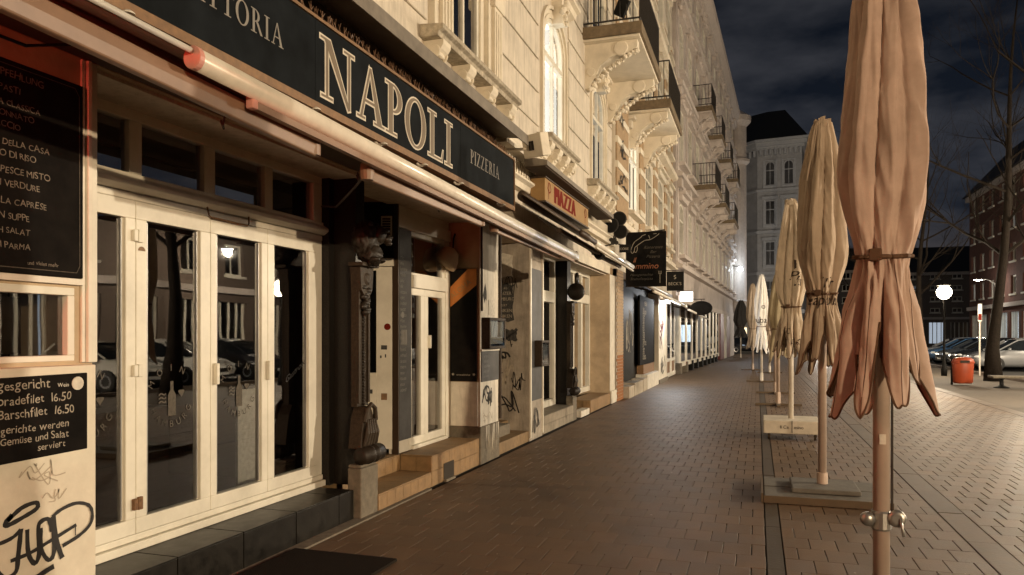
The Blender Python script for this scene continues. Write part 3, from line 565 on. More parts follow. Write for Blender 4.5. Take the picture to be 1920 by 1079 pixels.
# decals on the panes
def decal(yc, zc, s, m):
    d = MB()
    for wd, a0, a1, rr in (('MOIN', 150, 62, .16), ('HAMBURG', 205, 335, .165)):
        for i, ch in enumerate(wd):
            an = R(a0 + (a1 - a0) * i / (len(wd) - 1)); up = 1 if wd == 'MOIN' else -1; px, pz = math.cos(an) * rr * s, math.sin(an) * rr * s
            v, fcs = text2d(ch, .055 * s, 0, 1, 'CENTER'); rot = an - math.pi / 2 if up > 0 else an + math.pi / 2; i0 = len(d.v)
            for x, y in v: d.v.append((-D - .006, yc + px + x * math.cos(rot) - y * math.sin(rot), zc + pz + x * math.sin(rot) + y * math.cos(rot)))
            d.f += [tuple(i0 + k for k in q) for q in fcs]
    d.poly([(-D - .0065, yc + x * s, zc + z * s) for x, z in ((-.03, -.10), (.03, -.10), (.03, .02), (.012, .05), (.012, .10), (-.012, .10), (-.012, .05), (-.03, .02))])
    d.poly([(-D - .0065, yc + (.075 + .02 * math.sin(t) ** 3 * 1.3) * s, zc + (.03 + .022 * (math.cos(t) - .35 * math.cos(2 * t))) * s) for t in [2 * math.pi * k / 14 for k in range(14)]])
    for k in range(3): stroke(d, [(-.10, -.02 + k * .022), (-.08, -.012 + k * .022), (-.06, -.02 + k * .022), (-.045, -.013 + k * .022)], .008 * s, lambda x, y: (-D - .0065, yc + x * s, zc + y * s))
    return d.build('window_decal', m, fd)
for yc in (3.36, 4.02, 4.70): decal(yc, 1.18, 1.15, M['chalkdim'])
write(MB(), 'Gastronomie', lambda x, y: (-D - .006, 5.28 + x, 1.20 + y + x * .55), .075, shear=.3).build('window_lettering', M['spray'], fd)
MB().fb(4.2, 5.6, .03, .95, 5.2, 5.6).fb(4.25, 4.3, .95, 1.5, 5.3, 5.35).fb(3.2, 3.8, .7, .75, 4.6, 5.2).fb(3.45, 3.55, .03, .7, 4.85, 4.95).build('bar_counter', M['chair'], A)
MB().fb(5.12, 5.56, .03, 1.15, 4.05, 4.07).build('inner_screen', M['paper'], A)
# black granite reveal and ornamental columns
def granite_col(y0, y1, yc, lion=True, z0=.2635):
    MB().fb(y0, y0 + .08, z0, 3.018, 3.62, 4.3).fb(y0 + .08, y1, z0, 3.018, 3.40, 4.3).build('granite_reveal', M['granite'], A)
    c = MB().fb(yc - .16, yc + .15, 0, .44, 3.26, 3.395).fb(yc - .15, yc + .14, .44, .47, 3.27, 3.395).build('column', M['stone'], A, bevel=.012)
    q = MB(); X = -3.31
    q.lathe([(.02, -.17), (.075, -.165), (.075, -.06), (.085, -.055), (.085, -.03), (.06, -.02), (.06, .02), (.085, .03), (.085, .055), (.075, .06), (.075, .165), (.02, .17)], (X + .05, yc, .55), 18, 'y'); q.build('ringed_roll', M['iron'], c, smooth=True)
    q = MB().fext([(yc - .15, .61), (yc + .14, .61), (yc + .12, .72), (yc + .09, .86), (yc + .03, .97), (yc - .05, .97), (yc - .10, .88), (yc - .13, .74)], 3.27, 3.395)
    for k in range(5): q.tube([(-3.265, yc - .10 + k * .05, .63), (-3.24, yc - .09 + k * .045, .74), (-3.25, yc - .06 + k * .033, .86)], [.022, .024, .01], 6)
    q.tube([(-3.26, yc - .10, .84), (-3.25, yc - .07, .95), (-3.25, yc, .99), (-3.25, yc + .07, .95), (-3.26, yc + .10, .84)], .022, 6); q.build('acanthus_foot', M['ironlit'], c, bevel=.005)
    q = MB().fb(yc - .10, yc + .10, .97, 2.02, 3.335, 3.395).fb(yc - .10, yc - .07, 1.0, 2.0, 3.315, 3.335).fb(yc + .07, yc + .10, 1.0, 2.0, 3.315, 3.335); q.build('shaft', M['ironlit'], c, bevel=.004)
    q = MB()
    for k in range(30): q.blob((-3.325, yc, .99 + k * .0265), .016, .016, .013, 6)
    q.build('bead_string', M['iron'], c, smooth=True)
    q = MB()
    for k in range(9): q.blob((-3.31, yc + .04 * math.sin(k * 2.1), 1.80 + k * .028), .035, .05, .03, 8, k, .8)
    q.build('fruit_drop', M['iron'], c, smooth=True)
    q = MB().fext([(yc - .10, 2.0), (yc, 1.90), (yc + .10, 2.0), (yc + .12, 2.2), (yc - .12, 2.2)], 3.29, 3.395).lathe([(.001, -.02), (.05, -.02), (.06, 0), (.03, .015), (.001, .01)], (-3.29, yc, 2.1), 14, 'x').build('shield', M['ironlit'], c, bevel=.006)
    MB().fb(yc - .15, yc + .15, 2.205, 2.24, 3.25, 3.395).build('cap', M['ironlit'], c, bevel=.006)
    if lion:
        q = MB(); random.seed(3)
        def lump(c_, rx, ry, rz, amp, fr, n=26):
            i0 = len(q.v); m_ = n // 2
            for k in range(m_ + 1):
                for j in range(n):
                    ph, t = math.pi * k / m_, 2 * math.pi * j / n; d_ = Vector((math.sin(ph) * math.cos(t), math.sin(ph) * math.sin(t), math.cos(ph))); f_ = 1 + amp * noise.noise(d_ * fr + Vector((c_[2] * 9, 0, 0))); q.v.append((c_[0] + d_.x * rx * f_, c_[1] + d_.y * ry * f_, c_[2] + d_.z * rz * f_))
            for k in range(m_):
                for j in range(n): j2 = (j + 1) % n; q.f.append((i0 + k * n + j, i0 + (k + 1) * n + j, i0 + (k + 1) * n + j2, i0 + k * n + j2))
        lump((-3.30, yc - .01, 2.44), .11, .12, .17, .38, 5.5, 34); lump((-3.25, yc + .0, 2.31), .09, .10, .10, .5, 5)   # mane and chest
        lump((-3.21, yc + .06, 2.49), .075, .07, .085, .12, 2); lump((-3.15, yc + .105, 2.455), .048, .045, .04, .08, 3, 16); lump((-3.14, yc + .115, 2.42), .036, .034, .02, .1, 3, 12)
        lump((-3.165, yc + .10, 2.535), .04, .05, .018, .1, 3, 12); lump((-3.12, yc + .13, 2.475), .018, .018, .014, .05, 3, 10)
        for s in (-1, 1): lump((-3.24, yc + s * .055 + .02, 2.575), .025, .03, .03, .15, 3, 10); lump((-3.20, yc + s * .055, 2.265), .065, .036, .028, .2, 4, 14)
        q.build('lion_head', M['iron'], c, smooth=True)
    else:
        q = MB(); q.lathe([(.001, -.05), (.15, -.05), (.17, 0), (.12, .05), (.05, .06), (.001, .05)], (-3.24, yc, 2.42), 18, 'y'); q.lathe([(.001, -.03), (.12, -.03), (.13, 0), (.001, .03)], (-3.22, yc + .05, 2.66), 16, 'x'); q.build('disc_ornament', M['iron'], c, smooth=True)
granite_col(5.805, 6.04, 5.895); granite_col(13.60, 13.95, 13.72, False, z0=.301)
# entrance recess with white side door, steps
st = MB().fb(6.03, 7.19, 0, .15, 3.262, 3.62).build('step', M['stepside'], A); MB().fb(6.03, 7.19, 0, .318, 3.632, 4.7).build('landing', M['stepside'], A); MB().fb(7.20, 8.61, 0, .318, 3.262, 3.85).build('landing', M['stepside'], A)
def tiles(y0, y1, z0, z1, d, w, par, m):
    n = max(1, round((y1 - y0) / w)); ww = (y1 - y0) / n; nz = max(1, round((z1 - z0) / .165)); hh = (z1 - z0) / nz
    for i in range(n):
        for j in range(nz): MB().fb(y0 + i * ww + .002, y0 + (i + 1) * ww - .002, z0 + j * hh + .002, z0 + (j + 1) * hh - .002, d, d + .011).build('tile', m, par, bevel=.002)
def toptiles(y0, y1, z, d0, d1, par, m):
    n = max(1, round((y1 - y0) / .30))
    for i in range(n): a = y0 + (y1 - y0) * i / n; b_ = y0 + (y1 - y0) * (i + 1) / n; MB().fb(a + .002, b_ - .002, z, z + .012, d0, d1).build('tile', m, par, bevel=.002)
tiles(6.03, 7.19, .012, .150, 3.25, .155, st, M['steptile']); toptiles(6.03, 7.19, .1505, 3.25, 3.62, st, M['steptile'])
tiles(6.03, 7.19, .165, .318, 3.62, .155, A, M['steptile']); toptiles(6.03, 7.19, .3185, 3.62, 4.3, A, M['steptile']); tiles(7.20, 8.60, .012, .318, 3.25, .155, A, M['steptile']); toptiles(7.2, 8.6, .3185, 3.25, 3.62, A, M['steptile'])
for i in range(2): MB().box(-3.61 + i * .18, -3.435 + i * .18, 7.19, 7.201, .165, .316).build('tile', M['steptile'], A)
MB().fb(7.50, 7.78, .03, .20, 3.243, 3.2495).build('vent_opening', M['gap'], A); MB().fb(7.50, 7.76, .0, .028, 3.215, 3.249).build('vent_lip', M['stone'], A)
# white side door set across the recess
sd = MB(); Lf = .84
def leafpt(t, off, z): x = -3.70 - t * .95 - off * .312; y = 7.165 - t * .312 + off * .95; return (x, y, z)
def lbox(mb, t0, t1, z0, z1, o0, o1): mb.ext([(t0, z0), (t1, z0), (t1, z1), (t0, z1)], lambda t, z, o: leafpt(t, o, z), o0, o1)
lbox(sd, 0, .17, .385, 2.33, 0, .05); lbox(sd, .17, .50, .385, 1.16, 0, .05); lbox(sd, .50, .64, .385, 2.33, 0, .05); lbox(sd, .17, .50, 2.29, 2.33, 0, .05); lbox(sd, .165, .505, 1.16, 1.20, -.005, .05)
sd = sd.build('side_door', M['frame'], A, bevel=.004)
q = MB(); q.poly([leafpt(.17, .025, 1.2), leafpt(.50, .025, 1.2), leafpt(.50, .025, 2.29), leafpt(.17, .025, 2.29)]); q.build('pane', GLASS, sd)
for t, z, ww, hh, mm in ((.05, 1.69, .036, .036, 'red'), (.085, 1.47, .045, .032, 'paperdark'), (.085, .945, .045, .05, 'wood'), (.24, 1.0, .045, .032, 'paperdark'), (.29, .89, .03, .03, 'wood'), (.07, 1.38, .010, .026, 'paperdark'), (.12, 1.37, .012, .02, 'paperdark'), (.325, .73, .015, .01, 'paperdark')):
    q = MB(); n = 14 if ww == hh and mm == 'red' else 4
    q.poly([leafpt(t + ww * math.cos(k * 2 * math.pi / n + .8), -.003, z + hh * math.sin(k * 2 * math.pi / n + .8)) for k in range(n)]); q.build('sticker', M[mm], sd)
q = MB(); lbox(q, -.02, .68, 2.335, 2.42, -.03, .12); q.build('door_head', M['frame'], A); q = MB(); lbox(q, -.02, .70, 2.422, 3.018, .0, .1); q.build('over_panel', M['granite'], A)
q = MB(); lbox(q, .0, .115, 2.645, 2.87, -.015, -.001)
q = q.build('vent_frame', M['frame'], A)
for k in range(7): s_ = MB(); lbox(s_, .015, .10, 2.668 + k * .027, 2.684 + k * .027, -.022, -.0155); s_.build('slat', M['gap'], q)
MB().fb(7.170, 7.189, .33, 3.018, 3.63, 3.70).build('dark_jamb', M['chair'], A); MB().fb(6.03, 7.12, .32, 3.018, 4.55, 4.59).build('recess_back', M['interior'], A)
# second glazed door with pale frame
D2 = 3.65
f = MB(); f.fb(7.49, 7.53, .33, 2.76, D2, D2 + .1).fb(8.50, 8.61, .33, 2.76, D2, D2 + .1).fb(7.53, 8.50, 2.13, 2.27, D2 - .03, D2 + .1).fb(7.19, 8.61, 2.76, 2.90, D2 - .02, D2 + .1).fb(7.53, 8.50, 2.27, 2.30, D2, D2 + .1).fb(7.53, 8.50, .331, .37, D2 - .03, D2 + .1).fb(8.42, 8.50, 2.30, 2.76, D2 + .02, D2 + .1).fb(7.53, 8.42, 2.71, 2.76, D2 + .02, D2 + .1)
f.fb(7.19, 8.61, 2.90, 3.018, D2 + .01, D2 + .1)
f = f.build('glazed_door', M['frame'], A, bevel=.005)
for y0, y1, g0, g1 in ((7.532, 7.905, 7.56, 7.80), (7.907, 8.498, 8.0, 8.40)):
    lf = MB().fb(y0, y1, .372, .46, D2 + .01, D2 + .07).fb(y0, y1, 2.05, 2.128, D2 + .01, D2 + .07).fb(y0, g0, .46, 2.05, D2 + .01, D2 + .07).fb(g1, y1, .46, 2.05, D2 + .01, D2 + .07).build('door_leaf', M['frame'], f, bevel=.005)
    MB().poly([(-D2 - .04, g0, .46), (-D2 - .04, g1, .46), (-D2 - .04, g1, 2.05), (-D2 - .04, g0, 2.05)]).build('pane', GLASS, lf)
    MB().fb(g0, g1, .46, 1.08, D2 + .1, D2 + .12).build('curtain', mat('grey_film', (.30, .27, .23), .8), lf)
MB().fb(7.985, 8.0, 1.45, 1.6, D2 - .03, D2 + .009).build('handle', M['frame'], f)
MB().poly([(-D2 - .05, 7.53, 2.3), (-D2 - .05, 8.42, 2.3), (-D2 - .05, 8.42, 2.71), (-D2 - .05, 7.53, 2.71)]).build('transom_pane', GLASS, f)
MB().fb(7.19, 7.485, .331, 2.755, D2 + .005, D2 + .1).build('side_strip', M['frame'], A)
# first pier: ochre return towards the camera, white front, worn base
MB().fb(8.63, 9.31, .34, 3.018, 3.262, 4.3).build('pier', M['reveal'], A); MB().fb(8.635, 9.305, .47, 3.015, 3.250, 3.2615).build('white_facing', M['whitewall'], A)
MB().fb(8.618, 9.32, 0, .47, 3.235, 4.3).build('pier_base', M['stone'], A, bevel=.01)
MB().box(-3.64, -3.275, 8.616, 8.629, .475, 1.02).build('cream_dado', M['whitewall'], A)
for k in range(11): yq = 8.63 + random.random() * .64; MB().fext([(yq, .46), (yq + random.uniform(.004, .015), random.uniform(.08, .3)), (yq + random.uniform(.016, .03), .46)], 3.2305, 3.2345).build('paint_drip', M['whitewall'], A)
for d in (3.26,): MB().tube([(-3.235, 9.34, .5), (-3.235, 9.34, 2.95)], .022, 8).tube([(-3.235, 8.66, 1.9), (-3.238, 8.66, 3.0)], .012, 6).build('downpipe', M['ironlit'], A)
# second recess: steps, posters wall, pier with menu case
MB().fb(9.32, 10.76, 0, .16, 3.27, 3.60).build('step', M['stepside'], A, bevel=.006); MB().fb(9.32, 10.76, 0, .31, 3.60, 4.6).build('landing', M['stepside'], A); MB().fb(9.32, 10.4, .16, .31, 3.45, 3.60).build('step', M['stone'], A)
MB().fb(10.77, 11.48, 0, 3.018, 3.262, 4.5).build('pier', M['grimeshade'], A); MB().fb(10.765, 10.82, .05, 3.0, 3.24, 3.2615).fb(11.44, 11.485, .05, 3.0, 3.24, 3.2615).build('corner_bead', M['frame'], A)
MB().fb(10.84, 11.42, .6, 2.62, 3.252, 3.2615).build('grey_facing', M['greyboard'], A); MB().fb(9.32, 10.76, .31, 3.018, 4.4, 4.5).build('recess_back', M['interior'], A)
# third front: narrow door and sill
MB().fb(11.49, 13.60, 0, .30, 3.27, 3.9).build('sill_block', M['stone'], A, bevel=.01); tiles(11.49, 13.58, .01, .295, 3.258, .34, A, mat('grey_tile', (.26, .22, .165), .7, var=.2, scale=10, dirt=.5, rnd='obj'))
def glazed(y0, y1, z0, z1, D, cols, zmid, nm='glazed_door', arch=False):
    f = MB(); fw = .09; f.fb(y0, y0 + fw, z0, z1, D, D + .09).fb(y1 - fw, y1, z0, z1, D, D + .09).fb(y0 + fw, y1 - fw, z0, z0 + .12, D, D + .09).fb(y0 + fw, y1 - fw, z1 - fw, z1, D, D + .09).fb(y0 + fw, y1 - fw, zmid - .1, zmid + .1, D - .015, D + .09)
    cs = [y0 + (y1 - y0) * k / cols for k in range(1, cols)]
    for c in cs: f.fb(c - .06, c + .06, z0 + .12, zmid - .1, D + .01, D + .08).fb(c - .06, c + .06, zmid + .1, z1 - fw, D + .01, D + .08)
    f = f.build(nm, M['frame'], A, bevel=.006); e = [y0 + fw - .06] + cs + [y1 - fw + .06]
    for a, b_ in zip(e, e[1:]):
        for za, zb in ((z0 + .12, zmid - .1), (zmid + .1, z1 - fw)): MB().poly([(-D - .05, a + .06, za), (-D - .05, b_ - .06, za), (-D - .05, b_ - .06, zb), (-D - .05, a + .06, zb)]).build('pane', GLASS, f)
    return f
glazed(12.55, 13.58, .305, 3.05, 3.6, 1, 2.30); MB().fb(11.49, 12.54, .305, 3.018, 3.62, 3.75).build('side_panel', M['frame'], A)
glazed(13.98, 17.18, .31, 3.015, 3.72, 4, 2.42)
MB().fb(15.05, 17.18, 0, .25, 3.262, 3.7).fb(13.96, 15.05, 0, .12, 3.40, 3.7).build('landing', M['stepside'], A); tiles(15.05, 17.18, .01, .25, 3.25, .36, A, M['steptile']); toptiles(15.05, 17.18, .2505, 3.25, 3.7, A, M['steptile'])
MB().box(-3.40, -3.262, 15.038, 15.0495, .01, .25).build('tile', M['steptile'], A); MB().fb(14.2, 14.95, 0, .12, 3.25, 3.40).build('step', M['whitewall'], A)
MB().fb(17.19, 17.79, 0, 3.018, 3.262, 4.4).build('pier', M['beige'], A); MB().fb(17.195, 17.785, .3, 3.015, 3.25, 3.2615).build('white_facing', M['whitewall'], A); MB().fb(17.185, 17.79, 0, .3, 3.20, 3.2615).build('pier_base', M['whitewall'], A, bevel=.03)
for i, (p, a, b_) in enumerate(((3.25, 9.36, 10.75), (3.25, 11.5, 13.6), (3.25, 13.9, 17.2))): MB().fb(a, b_, 3.021, 3.2, 3.255, 3.2995).build('lintel', M['trim'], A)
# ------------------------------------------------------------------ writing boards and tags on the near wall
b = thing('menu_blackboard', (-3.28, 2.2, 1.89), 'tall chalk menu blackboard with thin white border line on the beige wall', 'blackboard')
MB().fb(1.55, 2.94, 1.89, 2.87, 3.272, 3.298).build('panel', M['board'], b, bevel=.003)
q = MB(); ln = layered(lambda e: FAC(0, 0, 3.2705 - e))
stroke(q, [(1.6, 2.845), (2.89, 2.845)], .004, ln(), sm=1); stroke(q, [(2.89, 2.845), (2.915, 2.81), (2.918, 1.95), (2.90, 1.915)], .004, ln(), sm=1); stroke(q, [(2.90, 1.915), (1.6, 1.915)], .004, ln(), sm=1)
q.build('border_line', M['chalkdim'], b)
q = MB(); random.seed(2)
for s, ye, z, sz in (('EMPFEHLUNG', 2.72, 2.79, .055), ('ANTIPASTI', 2.60, 2.72, .05), ('INSALATA CLASSICA', 2.70, 2.655, .046), ('VITELLO TONNATO', 2.67, 2.605, .046), ('CARPACCIO', 2.60, 2.555, .05), ('ANTIPASTO DELLA CASA', 2.75, 2.475, .05), ('POLPETTINO DI RISO', 2.68, 2.42, .05), ('FRITTO DI PESCE MISTO', 2.755, 2.345, .05), ('MISTO DI VERDURE', 2.70, 2.285, .05), ('MOZZARELLA CAPRESE', 2.735, 2.205, .05), ('TOMATEN SUPPE', 2.645, 2.135, .05), ('GEMISCH SALAT', 2.65, 2.07, .048), ('PROSCIUTTO DI PARMA', 2.65, 2.0, .048), ('und vieles mehr', 2.80, 1.935, .032)):
    write(MB(), s, FAC(ye, z, 3.270), sz * .86, align='RIGHT', jit=.06).build('chalk_line', M['chalkm'], b)
b = thing('daily_blackboard', (-3.21, 2.2, 1.03), 'low chalk blackboard with two prices and a round sticker on the white panel', 'blackboard')
MB().fext([(1.5, 1.00), (2.905, 1.03), (2.905, 1.412), (1.5, 1.40)], 3.205, 3.2195).build('panel', M['board'], b, bevel=.003)
q = MB(); random.seed(4)
for s, ye, z, sz in (('Tagesgericht', 2.70, 1.352, .062), ('Doradefilet  16,50', 2.815, 1.285, .06), ('Barschfilet  16,50', 2.83, 1.222, .06), ('alle gerichte werden', 2.80, 1.155, .05), ('mit Gemüse und Salat', 2.80, 1.105, .05), ('serviert', 2.78, 1.06, .045)): write(MB(), s, FAC(ye, z, 3.2035), sz, align='RIGHT', jit=.05).build('chalk_line', M['chalk'], b)
write(MB(), 'Wein', FAC(2.735, 1.35, 3.2032), .028).build('label', M['paper'], b); MB().lathe([(.001, -.002), (.033, -.002), (.033, .002), (.001, .002)], (-3.201, 2.845, 1.362), 18, 'x').build('round_sticker', M['paper'], b)
q = MB(); gx = lambda u: 2.46 + u * .00278; gz = lambda v: .945 - (v - 900) * .00256
ln = layered(lambda e: (lambda u, v: (-3.2185 + e, gx(u), gz(v))), .0005)
W_ = 8.5
stroke(q, [(12, 972), (36, 955), (62, 951), (64, 962), (40, 972), (12, 980), (8, 975), (20, 963)], W_ * 1.0, ln())
stroke(q, [(-20, 1006), (0, 1008), (22, 1003), (35, 993)], 7, ln()); stroke(q, [(35, 992), (30, 1040), (26, 1066), (8, 1072), (-10, 1050)], W_, ln()); stroke(q, [(46, 996), (48, 1040), (60, 1062), (68, 1045), (66, 1000), (72, 988), (86, 988), (92, 1012)], W_, ln())
stroke(q, [(70, 1000), (72, 1040), (86, 1064), (96, 1050), (94, 1000)], W_, ln()); stroke(q, [(94, 984), (100, 1030), (112, 1068)], 9.5, ln()); stroke(q, [(92, 985), (110, 975), (140, 970), (166, 980), (174, 1000), (168, 1020), (145, 1035), (112, 1045)], 7, ln())
stroke(q, [(16, 1044), (50, 1040), (90, 1028), (140, 1012)], 7, ln()); stroke(q, [(138, 1014), (138, 1032)], 2, ln()); stroke(q, [(-15, 1060), (10, 1085), (40, 1095), (70, 1085), (95, 1078)], 10, ln())
tag(q.build('graffiti_tag', M['spray'], loc=(-3.21, 2.7, .5)), 'large black spray tag with a halo on the white panel', 'graffiti')
q = MB(); random.seed(9); ln = layered(lambda e: FAC(0, 0, 3.2185 - e), .0003)
scrawl(q, ln, 2.55, .88, .28, .13, 4, .006); scrawl(q, ln, 2.66, .80, .2, .06, 2, .006)
tag(q.build('graffiti_tag', M['sprayfaint'], loc=(-3.21, 2.7, .8)), 'faint rubbed-out scribble on the white panel under the chalk prices', 'graffiti')
# grey chalk board beside the glazed door
b = thing('chalk_panel', (-3.64, 7.33, .45), 'tall narrow grey chalkboard covered in faint writing beside the glazed door', 'blackboard')
MB().fb(7.195, 7.482, .47, 2.75, 3.628, 3.6545).build('panel', M['greyboard'], b); q = MB(); random.seed(8)
for k in range(24):
    write(q, ''.join(random.choice('aeionrstlm') for _ in range(random.randint(4, 6))), FAC(7.215, 2.42 - k * .062, 3.6265), .06, jit=.05)
q.lathe([(.001, -.001), (.035, -.001), (.035, .001), (.001, .001)], (-3.626, 7.27, 1.82), 14, 'x'); 
for k in range(4): q.fb(7.24 + k * .035, 7.266 + k * .035, 1.50, 1.66, 3.6255, 3.6275)
q.build('chalk_writing', mat('chalk_grey', (.27, .265, .25), .9), b)
# speaker, poster, cases on the first pier
o = thing('loudspeaker', (-3.5, 8.5, 2.4), 'beige rounded outdoor loudspeaker hanging in the corner by the glazed door', 'loudspeaker')
q = MB(); q.lathe([(.05, 0), (.10, .03), (.145, .12), (.16, .2), (.155, .23), (.001, .25)], (0, 0, 0), 20)
mt_ = Matrix.Translation((-3.56, 8.50, 2.66)) @ Matrix.Rotation(R(205), 4, 'Y') @ Matrix.Rotation(R(20), 4, 'X'); q.v = [tuple(mt_ @ Vector(v)) for v in q.v]; q.build('shell', M['beige'], o, smooth=True)
MB().tube([(-3.58, 8.62, 2.86), (-3.57, 8.55, 2.80), (-3.56, 8.51, 2.68)], .012, 6).build('bracket', M['black'], o)
o = thing('menu_poster', (-3.45, 8.61, 1.03), 'black menu poster with orange diagonal band on the pier beside the glazed door', 'poster')
MB().box(-3.635, -3.285, 8.604, 8.6155, 1.03, 2.42).build('panel', M['board'], o)
q = MB(); q.v = [(-3.635, 8.601, 1.95), (-3.285, 8.601, 2.22), (-3.285, 8.601, 2.42), (-3.40, 8.601, 2.42), (-3.635, 8.601, 2.20)]; q.f = [(0, 1, 2, 3, 4)]; q.build('orange_band', M['orange'], o)
write(MB(), 'ALOHA', lambda x, y: (-3.61 + x * .80 - y * .60, 8.5985, 2.05 + x * .60 + y * .80), .095, space=1.05).build('lettering', M['piazza'], o)
q = MB(); write(q, 'www.aloha.bar', CRS(-3.555, 8.602, 1.10), .03)
for x in (-3.60, -3.32):
    for k in range(4): stroke(q, [(x - .018 * math.cos(k * .8), 1.115 - .018 * math.sin(k * .8)), (x + .018 * math.cos(k * .8), 1.115 + .018 * math.sin(k * .8))], .005, lambda a, c, k=k: (a, 8.602 - .0004 * k, c), sm=1)
q.build('small_print', M['chalk'], o)
def case(loc, y0, y1, z0, z1, d0, d1, label, inner):
    o = thing('menu_case', loc, label, 'menu case'); f = MB().fb(y0, y0 + .035, z0, z1, d0, d1).fb(y1 - .035, y1, z0, z1, d0, d1).fb(y0 + .035, y1 - .035, z0, z0 + .035, d0, d1).fb(y0 + .035, y1 - .035, z1 - .035, z1, d0, d1).fb(y0 + .035, y1 - .035, z0 + .035, z1 - .035, d1 - .01, d1)
    f.build('frame', M['ironlit'], o, bevel=.004); MB().fb(y0 + .06, y1 - .06, z0 + .06, z1 - .05, d0 + .02, d1 - .011).build('menu_sheet', inner, o); MB().poly([(-d0 - .006, y0 + .036, z0 + .036), (-d0 - .006, y1 - .036, z0 + .036), (-d0 - .006, y1 - .036, z1 - .036), (-d0 - .006, y0 + .036, z1 - .036)]).build('pane', GLASS, o)
case((-3.2, 8.98, 1.43), 8.68, 9.29, 1.43, 1.82, 3.14, 3.248, 'shallow framed menu case with crumpled white sheet on the white pier', M['paper'])
case((-3.2, 11.3, 1.12), 11.0, 11.44, 1.12, 1.52, 3.13, 3.250, 'framed menu case on the narrow grey pier beside the posters', mat('cool_paper', (.62, .66, .72), .9))
o = thing('chalk_panel', (-3.24, 9.0, 1.02), 'small grey chalkboard under the menu case on the white pier', 'blackboard'); MB().fb(8.66, 9.29, 1.02, 1.40, 3.235, 3.2495).build('panel', M['greyboard'], o); MB().fb(8.64, 9.30, 1.402, 1.425, 3.228, 3.2495).build('top_rail', M['frame'], o)
q = MB(); random.seed(21)
for k in range(5): write(q, ''.join(random.choice('aeionrstlm ') for _ in range(9)), FAC(8.72, 1.32 - k * .062, 3.2335), .055, jit=.04)
q.build('chalk_writing', mat('chalk_grey2', (.22, .22, .22), .9), o)
def spraytag(label, m, boxes, fnb, seed, lw=.02, name='graffiti_tag', loc=(0, 0, 0)):
    q = MB(); random.seed(seed); ln = layered(fnb, .0004)
    for x, y, w, h, n in boxes: scrawl(q, ln, x, y, w, h, n, lw)
    return tag(q.build(name, m, loc=loc), label, 'graffiti')
spraytag('smeared black tag on the white pier below the small chalkboard', M['spray'], [(8.72, .76, .3, .2, 3), (8.90, .68, .2, .2, 2)], lambda e: FAC(0, 0, 3.2495 - e), 31, .03, loc=(-3.25, 9, .6))
spraytag('faint thin tag low on the white pier above its worn base', M['sprayfaint'], [(8.74, .50, .4, .14, 3)], lambda e: FAC(0, 0, 3.2495 - e), 32, .012, loc=(-3.25, 9, .5))
q = MB(); q.poly([(-3.247, 8.80 + .06 * math.cos(k * .7) * (1 + .4 * math.sin(k * 2.7)), 2.12 + .10 * math.sin(k * .7) * (1 + .4 * math.cos(k * 3.1))) for k in range(9)]); tag(q.build('torn_sticker', M['paperdark'], loc=(-3.247, 8.8, 2.1)), 'dark torn sticker high on the white pier above the menu case', 'sticker')
tag(MB().fb(8.93, 9.15, 1.86, 2.05, 3.243, 3.2495).build('notice_sheet', M['paper'], loc=(-3.245, 9.04, 1.86)), 'small pale notice fixed on the white pier above the menu case', 'notice')
# posters and tags on the return wall of the second recess (faces the camera)
def ypost(x0, x1, z0, z1, m, label, lines=0, e=0):
    o = thing('wall_poster', ((x0 + x1) / 2, 10.765, z0), label, 'poster'); random.seed(int(z0 * 100)); n = 7
    pts = [(x0 + (x1 - x0) * k / n, z0 + random.uniform(0, .05)) for k in range(n + 1)] + [(x1 - random.uniform(0, .03), z0 + (z1 - z0) * k / n) for k in range(1, n)] + [(x1 - (x1 - x0) * k / n, z1 - random.uniform(0, .05)) for k in range(n + 1)] + [(x0 + random.uniform(0, .03), z1 - (z1 - z0) * k / n) for k in range(1, n)]
    MB().ext(pts, lambda x, z, y: (x, y, z), 10.765 - e, 10.7685 - e).build('sheet', m, o)
    if lines:
        q = MB()
        for k in range(lines): write(q, random.choice(['KLINIKEN', 'ALLIANZ', 'KONZERT', 'MUSIK LIVE', 'HAMBURG']), CRS(x0 + .04, 10.763 - e, z1 - .1 - k * (z1 - z0 - .1) / lines), .07 if k % 3 else .045)
        q.build('print', M['chalk'], o)
ypost(-3.86, -3.50, 1.78, 2.40, M['paperdark'], 'dark torn event poster with white print on the graffiti wall', 6)
ypost(-3.90, -3.52, 2.46, 2.86, M['paper'], 'pale peeling poster at the top of the graffiti wall', 0); ypost(-3.66, -3.44, 1.50, 1.72, M['paperdark'], 'small dark flyer under the event poster on the graffiti wall', 0, .004)
MB().box(-4.4, -3.27, 10.7695, 10.7755, .2, 3.0).build('wall_face', M['grimeshade'], A)
for lab, m_, bx, lw, sd in (('angular black tag at the foot of the graffiti wall', 'spray', [(-3.86, .42, .5, .34, 4)], .022, 41), ('black two-line tag in the middle of the graffiti wall', 'spray', [(-3.88, 1.20, .34, .14, 4)], .028, 42), ('grey scribbles scattered over the graffiti wall', 'sprayfaint', [(-3.9, .8, .4, .3, 4), (-3.8, 1.45, .4, .2, 3), (-3.7, .95, .3, .3, 3)], .014, 43)):
    spraytag(lab, M[m_], bx, lambda e: (lambda x, y: (x, 10.7685 - e, y)), sd, lw, loc=(-3.6, 10.76, .6))
spraytag('thin black marker scribbles between the posters on the graffiti wall', M['spray'], [(-3.92, 1.42, .3, .25, 3), (-3.7, 2.2, .3, .3, 3), (-3.6, .75, .25, .3, 3), (-3.9, .95, .3, .2, 2)], lambda e: (lambda x, y: (x, 10.762 - e, y)), 47, .011, loc=(-3.7, 10.76, 1.4))
